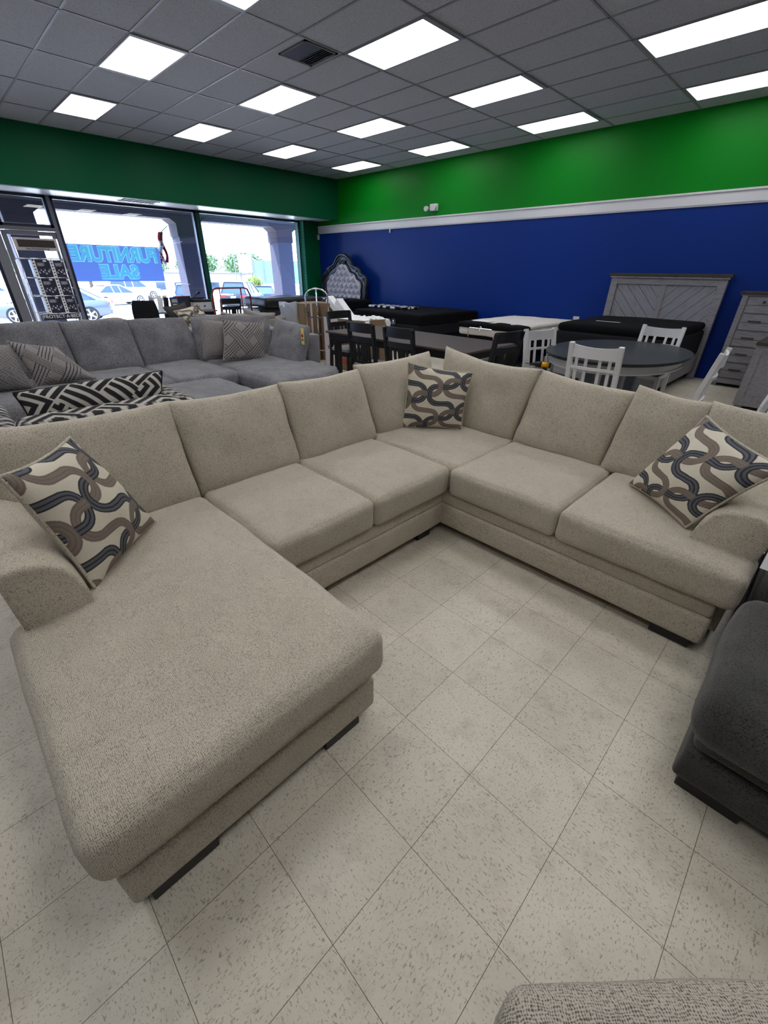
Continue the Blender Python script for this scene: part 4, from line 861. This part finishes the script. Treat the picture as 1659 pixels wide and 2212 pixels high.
# ------------------------------------------------------------------ display rack with boxed bedding
RK = thing('display_rack', 'tall chrome wire rack of dark boxed bedding by the shop door', 'rack', (-9.55, 1.66, 0), 0)
y0, y1, zt = -.29, .29, 1.91
bm = B()
for y in (y0, y1):
    tube(bm, [(.02, y, 0), (.02, y, zt)], .012, 8); tube(bm, [(-.35, y, 0), (-.35, y, zt-.3)], .009, 8)
for z in (.83, 1.095, 1.36, 1.63): tube(bm, [(.04, y0, z), (.04, y1, z)], .008, 6); tube(bm, [(-.35, y0, z), (-.35, y1, z)], .006, 6)
for z in (.83, 1.095, 1.36):
    for y in (y0, 0, y1): tube(bm, [(.04, y, z), (-.35, y, z)], .006, 6)
obj('rack_frame', bm, 'chrome', RK, True)
obj('header_sign', b2(B(), (0, y0-.01, 1.74), (.02, y1+.01, 1.91), .004), 'card_white', RK); h2 = obj('header_picture', b2(B(), (.02, y0+.05, 1.785), (.023, y1-.04, 1.885)), 'darktop', RK)
bm = text_mesh('Bases, Protectors & Needs', .028, .001, .0005); place(bm, (.023, 0, 1.763), (0, 1, 0), (0, 0, 1)); obj('header_print', bm, 'ink', RK)
bm = B(); b2(bm, (.0, y0+.04, .735), (.02, y1, .835)); obj('name_panel', bm, 'print_blue', RK); bm = text_mesh('PROTECT\u00b7A\u00b7BED', .072, .001, .0008); place(bm, (.0225, .02, .783), (0, 1, 0), (0, 0, 1)); obj('name_print', bm, 'paper_white', RK)
obj('rack_foot', b2(B(), (-.38, y0-.02, 0), (.06, y1+.02, .03)), 'blackplastic', RK)
first = None; RW = ['top', 'middle', 'bottom']
for r in range(3):
    for c in range(2):
        z = 1.365-.265*r; y = y0+.14+c*.245
        lab = 'dark boxed bedding pack on the %s shelf of the wire rack, %s side' % (RW[r], ['left', 'right'][c])
        if first is None:
            t = first = thing('bedding_box', lab, 'box', (0, 0, 0), 0, 'boxed bedding on the wire rack')
            obj('box_body', b2(B(), (-.2, 0, 0), (0, .232, .25), .002), 'print_blue', t); obj('white_spine', b2(B(), (-.001, -.001, -.0), (.002, .05, .25)), 'paper_white', t)
            bm = B(); [cyl(bm, (.0021, .026, .03+q*.042), (.003, .026, .03+q*.042), .011, n=10) for q in range(6)]; obj('spine_dots', bm, 'print_blue', t)
            bm = B()
            for q, (ch, yy, zz, a) in enumerate((('S', .072, .07, .5), ('8', .095, .10, -.4), ('R', .125, .08, .3), ('2', .15, .105, -.2), ('D', .16, .055, -.6), ('B', .198, .085, .5), ('Y', .218, .105, .2))):
                m_ = text_mesh(ch, .036, .001, .0005); place(m_, (.001, yy, zz), (0, cos(a), sin(a)), (0, -sin(a), cos(a))); merge(bm, m_)
            b2(bm, (.0, .16, .222), (.0015, .205, .248)); [b2(bm, (.0, .07, .165+.012*q), (.001, .07+.08+.02*(q % 2), .169+.012*q)) for q in range(4)]
            obj('box_print', bm, 'paper_white', t)
        else: t = copy_tree(first)
        t.location = (-9.53, 1.66+y, z); t['label'] = lab
# ------------------------------------------------------------------ desk corner
t = thing('desk', 'sales desk with dark front by the shop window', 'desk', (-10.0, 3.85, 0))
obj('desk_top', b2(B(), (-.4, -.62, .73), (.4, .66, .76), .004), 'frame', t); obj('desk_front', b2(B(), (.3, -.42, .05), (.33, .6, .73)), 'blackplastic', t)
for y in (-.58, .6): obj('desk_side', b2(B(), (-.36, y, 0), (.33, y+.03, .73)), 'blackplastic', t)
t = thing('laptop', 'open laptop with its grey lid towards the room on the desk', 'laptop', (-9.95, 3.92, .762)); obj('laptop_base', b2(B(), (-.25, -.17, 0), (-.02, .17, .018), .003), 'laptop', t); obj('laptop_lid', box(B(), (.04, 0, .14), (.012, .36, .25), .003, rot=Matrix.Rotation(.22, 3, 'Y')), 'laptop', t)
t = thing('printer', 'white and black printer at the right end of the desk', 'printer', (-9.9, 4.28, .762)); obj('printer_body', b2(B(), (-.2, -.19, 0), (.16, .19, .15), .01), 'white_trim', t); obj('printer_lid', b2(B(), (-.21, -.2, .15), (.17, .2, .19), .008), 'blackplastic', t); bm = B(); cyl(bm, (.161, .03, .07), (.163, .03, .07), .02); obj('printer_badge', bm, 'ink', t); obj('paper_tray', box(B(), (.02, -.05, .215), (.2, .3, .012), rot=Matrix.Rotation(-.15, 3, 'Y')), 'blackplastic', t)
t = thing('card_reader', 'small black card reader on a stalk above the printer', 'card reader', (-9.9, 4.22, .985)); bm = B(); tube(bm, [(0, -.05, -.0), (0, 0, .05), (0, .06, .09)], .012, 8); cyl(bm, (0, -.05, -.01), (0, -.05, .01), .04); obj('reader_stalk', bm, 'blackplastic', t); obj('reader_head', box(B(), (0, .07, .09), (.05, .06, .05), .006), 'blackplastic', t)
t = thing('desk_sign', 'small blue framed sign on the desk beside the laptop', 'sign', (-9.64, 3.66, .762)); obj('sign_frame', b2(B(), (-.01, -.085, 0), (.01, .085, .26), .003), 'blackplastic', t); obj('sign_sheet', b2(B(), (.01, -.07, .015), (.012, .07, .245)), 'sign_blue', t)
bm = B(); [b2(bm, (.0121, -w/2, z), (.0128, w/2, z+.016)) for z, w in ((.2, .10), (.17, .11), (.12, .08))]; obj('sign_print', bm, 'orange', t)
for i, (x, y, c, lab) in enumerate(((-9.8, 3.28, 'plastic_wrap', 'clear brochure holder on the desk, the left one'), (-9.75, 3.42, 'paper_white', 'white brochure stack standing on the desk'), (-9.75, 3.53, 'blackplastic', 'black upright brochure holder on the desk'))):
    t = thing('brochure_holder', lab, 'holder', (x, y, .762)); obj('holder_body', box(B(), (0, 0, .13), (.05, .09, .25), .004, rot=Matrix.Rotation(-.12, 3, 'X')), c, t); obj('brochure', b2(B(), (-.02, -.04, .1), (.0, .04, .29)), 'paper_white', t)
t = thing('office_chair', 'dark grey office chair at the sales desk', 'chair', (-9.55, 2.98, 0))
obj('chair_back', soft(B(), (.10, .02, .76), (.06, .46, .46), r=.03, n=12, wob=0, fn=lambda u, v, w, p: Vector((p.x-.06*v*v, p.y*(1-.18*max(0, w)**2), p.z)), rot=Matrix.Rotation(-.5, 3, 'Z')), 'black_side', t, True); obj('seat', soft(B(), (-.2, .1, .47), (.46, .46, .09), r=.04, n=10, wob=0), 'black_side', t, True)
bm = B(); beam(bm, (.10, .02, .6), (0, .05, .44), .05, .015); obj('back_support', bm, 'blackplastic', t); bm = B(); cyl(bm, (-.2, .1, .08), (-.2, .1, .43), .025); obj('gas_column', bm, 'chrome', t); bm = B(); [tube(bm, [(-.2, .1, .1), (-.2+.28*cos(a), .1+.28*sin(a), .06)], .018, 6) for a in [i*2*pi/5 for i in range(5)]]; obj('star_base', bm, 'blackplastic', t)
for i in range(5): a = i*2*pi/5; bm = B(); cyl(bm, (-.2+.28*cos(a)-.01, .1+.28*sin(a), .03), (-.2+.28*cos(a)+.01, .1+.28*sin(a), .03), .03); obj('caster', bm, 'rubber', t)
obj('armrest', b2(B(), (-.35, .34, .62), (-.05, .38, .66), .01), 'chrome', t)
# ------------------------------------------------------------------ outside: walk, canopy, pillars, banner, flag
bm = B(); prism(bm, [(XW-.1, -.03), (-15.3, -.03), (-15.32, -.2), (-34, -1.1), (-160, -1.1), (-160, -1.6), (XW-.1, -1.6)], 'y', -90, 140); struct('ground', bm, 'concrete')
struct('canopy', b2(B(), (-14.75, -14, 2.98), (XW-.07, 22, 3.2)), 'canopy')
struct('canopy_beam', b2(B(), (-15.0, -14, 2.74), (-14.48, 22, 3.3)), 'canopy')
def pillar(y0, lab, w=.56):
    t = thing('pillar', lab, 'pillar', (-14.75, y0+w/2, -.03), 0, 'stucco pillars under the shop canopy')
    obj('pillar_shaft', b2(B(), (-.27, -w/2, 0), (.27, w/2, 2.36)), 'pillar', t)
    bm = B(); prism(bm, [(-w/2-.03, 2.35), (w/2+.03, 2.35), (w/2+.03, 2.66), (w/2+.32, 2.86), (-w/2-.32, 2.86), (-w/2-.03, 2.66)], 'x', -.29, .29); obj('pillar_capital', bm, 'pillar_top', t)
pillar(6.02, 'stucco pillar outside behind the desk, with a flag in front'); pillar(9.32, 'stucco pillar outside near the corner of the shop window'); pillar(2.08, 'stucco pillar outside seen over the shop door'); pillar(-1.6, 'stucco pillar outside beyond the left picture edge')
BN = thing('sale_banner', 'blue sale banner hung outside the window, its teal words seen from behind', 'banner', (-12.75, 3.72, 1.60))
by, bz = 1.0, .37
from mathutils.bvhtree import BVHTree
def letters(bold):
    out = B()
    for st, z, sz, tgt in (('FURNITURE', .17, .40, 1.86), ('SALE', -.185, .38, .86)):
        q = text_mesh(st, sz, bold, .01); ws = max(v.co.x for v in q.verts)-min(v.co.x for v in q.verts)
        for v in q.verts: v.co.x *= tgt/ws; v.co.y += z
        merge(out, q)
    return BVHTree.FromBMesh(out)
TF, TO = letters(.014), letters(.028)
NX, NZ = 420, 150; bm = B(); gg = [[bm.verts.new((.004*sin(i*.09)*(j/NZ-.5), -by+2*by*i/NX, -bz+2*bz*j/NZ)) for j in range(NZ+1)] for i in range(NX+1)]
for i in range(NX):
    for j in range(NZ): bm.faces.new((gg[i][j], gg[i+1][j], gg[i+1][j+1], gg[i][j+1]))
bo = obj('banner_sheet', bm, 'banner', BN, True)
def bcol(co):
    p = Vector((-co.y, co.z, 1)); d = Vector((0, 0, -1))
    if TF.ray_cast(p, d)[0] is not None: return lin((66, 134, 150))
    if TO.ray_cast(p, d)[0] is not None: return lin((112, 158, 182))
    return lin((76, 98, 150))
paint(bo, bcol)
bm = B()
for y in (-by+.02, by-.02):
    for z in (-bz, bz): cyl(bm, (-.003, y, z*.93), (.004, y, z*.93), .014, n=10)
tube(bm, [(0, by-.02, bz), (-1.74, 2.36, .6)], .004, 4); tube(bm, [(0, -by+.02, bz), (-1.74, -1.12, .6)], .004, 4); tube(bm, [(0, by-.02, -bz), (-1.74, 2.36, -.5)], .004, 4); tube(bm, [(0, -by+.02, -bz), (-1.74, -1.12, -.5)], .004, 4); obj('tie_cord', bm, 'paper_white', BN)
t = thing('flag', 'drooping red, white and blue flag outside by the pillar', 'flag', (-13.6, 5.1, 1.6))
def flagm(y, z0, z1, w, ph): 
    bm = B(); G = [[bm.verts.new((.05*sin(i*1.7+ph+j*.6), y+w*(i/6-.5)+.05*sin(j*.8+ph), z0+(z1-z0)*j/8)) for j in range(9)] for i in range(7)]
    for i in range(6):
        for j in range(8): bm.faces.new((G[i][j], G[i+1][j], G[i+1][j+1], G[i][j+1]))
    return bm
obj('flag_stripe', flagm(.08, .05, .75, .10, 0), 'flag_red', t, True); obj('flag_stripe', flagm(.0, .0, .55, .10, 2), 'paper_white', t, True); obj('flag_stripe', flagm(-.06, .02, .32, .12, 4), 'flag_red', t, True); obj('flag_canton', flagm(-.2, .02, .18, .16, 1), 'flag_blue', t, True)
bm = B(); tube(bm, [(0, .3, .9), (-.0, .1, .75)], .012, 6); obj('flag_pole', bm, 'metal', t)
# ------------------------------------------------------------------ cars
def car(name, label, loc, heading, paint_, L=4.6, Wd=1.8, H=1.42, suv=False, group=None):
    t = thing('car', label, 'car', loc, math.atan2(heading[1], heading[0])); h = H
    hood, belt = (.95, 1.0) if suv else (.80, .88)
    low = [(-L/2, .35), (-L/2-.02, .62), (-L/2+.04, belt+.02), (-L/2+.35, belt+.05), (-.2, belt), (L/2-1.3, hood+.05), (L/2-.3, hood-.1), (L/2, .62), (L/2-.02, .3), (L/2-.5, .22), (-L/2+.4, .24)]
    bm = B(); prism(bm, low, 'y', -Wd/2, Wd/2); finish(bm, .07); obj('car_body', bm, paint_, t, True)
    if suv: cab = [(-L/2+.12, belt), (-L/2+.38, h-.05), (-L/2+.8, h), (L/2-2.1, h-.03), (L/2-1.25, hood+.05)]
    else: cab = [(-L/2+.45, belt+.02), (-L/2+1.25, h-.04), (-L/2+1.7, h), (L/2-2.2, h-.02), (L/2-1.2, hood+.05)]
    bm = B(); n = len(cab); zmn = belt
    A = [bm.verts.new((x, -(Wd/2-.08-.22*max(0, (z-zmn)/(h-zmn))), z)) for x, z in cab]; C = [bm.verts.new((x, (Wd/2-.08-.22*max(0, (z-zmn)/(h-zmn))), z)) for x, z in cab]
    bm.faces.new(A[::-1]); bm.faces.new(C)
    for i in range(n): bm.faces.new((A[i], A[(i+1) % n], C[(i+1) % n], C[i]))
    obj('car_windows', bm, 'carglass', t)
    bm = B(); 
    for i in range(1, 3):
        (x0, z0), (x1, z1) = cab[i], cab[i+1]; box(bm, ((x0+x1)/2, 0, (z0+z1)/2+.01), (abs(x1-x0)+.06, Wd-.52, .03), .01)
    for s in (-1, 1):
        pts = [(x, s*(Wd/2-.07-.22*max(0, (z-zmn)/(h-zmn))), z) for x, z in cab]; tube(bm, pts, .035, 6)
        for fx in (.42, .62):
            xx = cab[0][0]+(cab[-1][0]-cab[0][0])*fx; beam(bm, (xx, s*(Wd/2-.08), belt), (xx-.05, s*(Wd/2-.29), h-.03), .06, .03)
    obj('car_roof', bm, paint_, t)
    for sx in (-L/2+.85, L/2-.9):
        for s in (-1, 1):
            bm = B(); cyl(bm, (sx, s*(Wd/2-.2), .33), (sx, s*(Wd/2+.01), .33), .335, n=28); w_ = obj('wheel', bm, 'rubber', t)
            bm = B(); cyl(bm, (sx, s*(Wd/2), .33), (sx, s*(Wd/2+.022), .33), .07)
            for q in range(5): a = q*2*pi/5; beam(bm, (sx, s*(Wd/2+.016), .33), (sx+.22*cos(a), s*(Wd/2+.016), .33+.22*sin(a)), .06, .02, (0, 1, 0))
            tube(bm, [(sx+.23*cos(a), s*(Wd/2+.012), .33+.23*sin(a)) for a in [i*2*pi/24 for i in range(24)]], .022, 6, True); obj('wheel_rim', bm, 'chrome', w_)
    for s in (-1, 1):
        obj('tail_lamp', box(B(), (-L/2+.03, s*(Wd/2-.22), belt-.12), (.10, .40, .15), .03), 'tail', t); obj('head_lamp', box(B(), (L/2-.1, s*(Wd/2-.25), hood-.18), (.16, .36, .14), .04), 'carglass', t)
    obj('number_plate', box(B(), (-L/2-.02, 0, .66 if not suv else .80), (.015, .34, .16)), 'plate', t); bm = B(); cyl(bm, (-L/2-.01, 0, belt-.02), (-L/2+.02, 0, belt-.02), .05); obj('emblem', bm, 'chrome', t)
    obj('bumper', b2(B(), (-L/2-.05, -Wd/2+.06, .34), (-L/2+.12, Wd/2-.06, .52), .03), paint_, t, True); return t
car('car', 'silver sedan parked outside, seen past the shop door with a five-spoke wheel', (-26.2, 4.5, -.72), (-.35, -.937), 'carsilver')
car('car', 'black SUV parked outside behind the red-hooped cart', (-31.0, 16.7, -.93), (-.7, .714), 'carblack', H=1.7, suv=True)
car('car', 'dark blue sedan parked outside beside the right pillar', (-35.9, 21.3, -1.1), (-.85, .53), 'carblue')
car('car', 'dark SUV parked outside between the pillar and the green mullion', (-35.6, 14.6, -1.1), (-.93, .36), 'carblue', H=1.62, suv=True)
car('car', 'white car at the left picture edge outside, only its wheel side in view', (-30.8, .9, -.94), (-.35, -.937), 'carwhite')
car('car', 'white car parked far away in the lot left of the desk', (-42, 11.5, -1.1), (-.3, 1), 'carwhite'); car('car', 'white van-like car far away behind the silver sedan', (-50, 15.5, -1.1), (.2, 1), 'carwhite', H=1.8, suv=True); car('car', 'pale SUV far off at the left end of the parking lot', (-46, 4, -1.1), (0, 1), 'carwhite', suv=True, H=1.7)
# ------------------------------------------------------------------ trees, board, screen, wires, far buildings
def foliage(c, r, n, size, seed):
    rnd = random.Random(seed); bm = B()
    for _ in range(n):
        while True:
            p = Vector((rnd.uniform(-1, 1), rnd.uniform(-1, 1), rnd.uniform(-1, 1)))
            if .45 < p.length < 1: break
        k = 1+.25*noise.noise(p*2.3+Vector((seed, 0, 0))); q = Vector((c[0]+p.x*r[0]*k, c[1]+p.y*r[1]*k, c[2]+p.z*r[2]*k))
        a, b_ = Vector((rnd.gauss(0, 1), rnd.gauss(0, 1), rnd.gauss(0, 1))).normalized()*size, Vector((rnd.gauss(0, 1), rnd.gauss(0, 1), rnd.gauss(0, 1))).normalized()*size*.6
        bm.faces.new([bm.verts.new(q+v) for v in (-a, -b_, a, b_)])
    return bm
FR = radians(-27)
for i, (x, y, lab) in enumerate(((-84, 12, 'bushy tree across the lot, leftmost of the row, seen under the flag'), (-80, 19, 'bushy tree across the lot seen left of the desk pillar'), (-75, 25.5, 'bushy tree across the lot seen between pillar and green mullion'), (-70, 31, 'bushy tree across the lot just right of the green mullion'), (-66.0, 36.2, 'bushy tree across the lot beside the pale board'))):
    t = thing('tree', lab, 'tree', (x, y, -1.1), FR, 'trees across the parking lot'); obj('foliage', foliage((0, 0, 3.1), (2.2, 3.1, 1.6), 1700, .22, i), 'leaf', t); bm = B(); cyl(bm, (0, 0, 0), (0, 0, 2.6), .25, .16); obj('trunk', bm, 'bark', t)
t = thing('shrub', 'spiky yellow-green shrub behind the dark sedan', 'shrub', (-38.6, 22.0, -1.1), 0); bm = B(); rnd = random.Random(4)
for _ in range(520):
    a, e = rnd.uniform(0, 2*pi), rnd.uniform(.15, 1.5); st = Vector((rnd.uniform(-.5, .5), rnd.uniform(-.5, .5), rnd.uniform(.8, 1.5))); d = Vector((cos(a)*cos(e), sin(a)*cos(e), sin(e)))*rnd.uniform(.5, 1.0); s_ = Vector((-sin(a), cos(a), 0))*.05
    bm.faces.new([bm.verts.new(v) for v in (st, st+d*.5+s_, st+d, st+d*.5-s_)])
obj('foliage', bm, 'leaf2', t); bm = B(); cyl(bm, (0, 0, 0), (0, 0, 1.2), .12); obj('trunk', bm, 'bark', t)
t = thing('signboard', 'pale blank board on posts across the lot', 'board', (-43.5, 24.0, -1.1), FR); obj('board_face', b2(B(), (-.1, -.62, 2.35), (.1, .62, 3.85)), 'paper_white', t)
for y in (-.5, .62): bm = B(); cyl(bm, (0, y, 0), (0, y, 4.0), .05); obj('post', bm, 'post', t)
bm = B(); beam(bm, (0, -.7, 2.1), (0, .7, 2.3), .9, .12); obj('board_awning', bm, 'roof', t)
t = thing('screen_fence', 'tall green screened fence on posts across the lot', 'fence', (-48, 29.8, -1.1), FR); obj('screen_panel', b2(B(), (-.05, -2.0, 1.2), (.05, 9, 3.5)), 'green_panel', t)
for k_ in range(6): bm = B(); cyl(bm, (.1, -2+k_*1.1, 0), (.1, -2+k_*1.1, 3.6), .05); obj('fence_post', bm, 'post', t)
for k_, (x, y, h, lab) in enumerate(((-52, 27.4, 5.0, 'thin utility pole across the lot left of the board'), (-46.4, 26.5, 4.0, 'thin utility pole right of the pale board'))):
    t = thing('utility_pole', lab, 'pole', (x, y, -1.1)); bm = B(); cyl(bm, (0, 0, 0), (0, 0, h), .06, .05); obj('pole_shaft', bm, 'post', t)
t = thing('power_lines', 'thin power lines crossing in front of the far trees', 'wires', (-57, 26, -1.1), FR)
bm = B()
for z in (4.6, 4.1, 2.6, 2.4, 2.2): tube(bm, [(0, -40, z), (0, 0, z-.1), (0, 40, z)], .022, 4)
obj('wire', bm, 'post', t); bm = B(); [cyl(bm, (0, y, 0), (0, y, 4.7), .07) for y in (-40, 40)]; obj('wire_post', bm, 'post', t)
t = thing('building', 'low pale roadside building beyond the parked cars', 'building', (-57.5, 29.0, -1.1), FR); obj('building_wall', b2(B(), (-3, -9, 0), (3, 3.0, 2.05)), 'building', t); obj('building_roof', b2(B(), (-3.2, -9.2, 2.05), (3.2, 3.2, 2.2)), 'roof', t); bm = B(); [b2(bm, (3, y, .4), (3.03, y+1.0, 1.2)) for y in (-8, -6, -4, -2, 0)]; obj('building_window', bm, 'carglass', t)
t = thing('building', 'small white kiosk with slatted panel above the far white car', 'building', (-52, 9.0, -1.1), FR); obj('building_wall', b2(B(), (-1, -2.0, 0), (1, 2.0, 1.5)), 'paper_white', t); bm = B(); [b2(bm, (1.0, -1.6+q*.28, 1.0), (1.05, -1.48+q*.28, 1.45)) for q in range(12)]; obj('slatted_panel', bm, 'post', t)
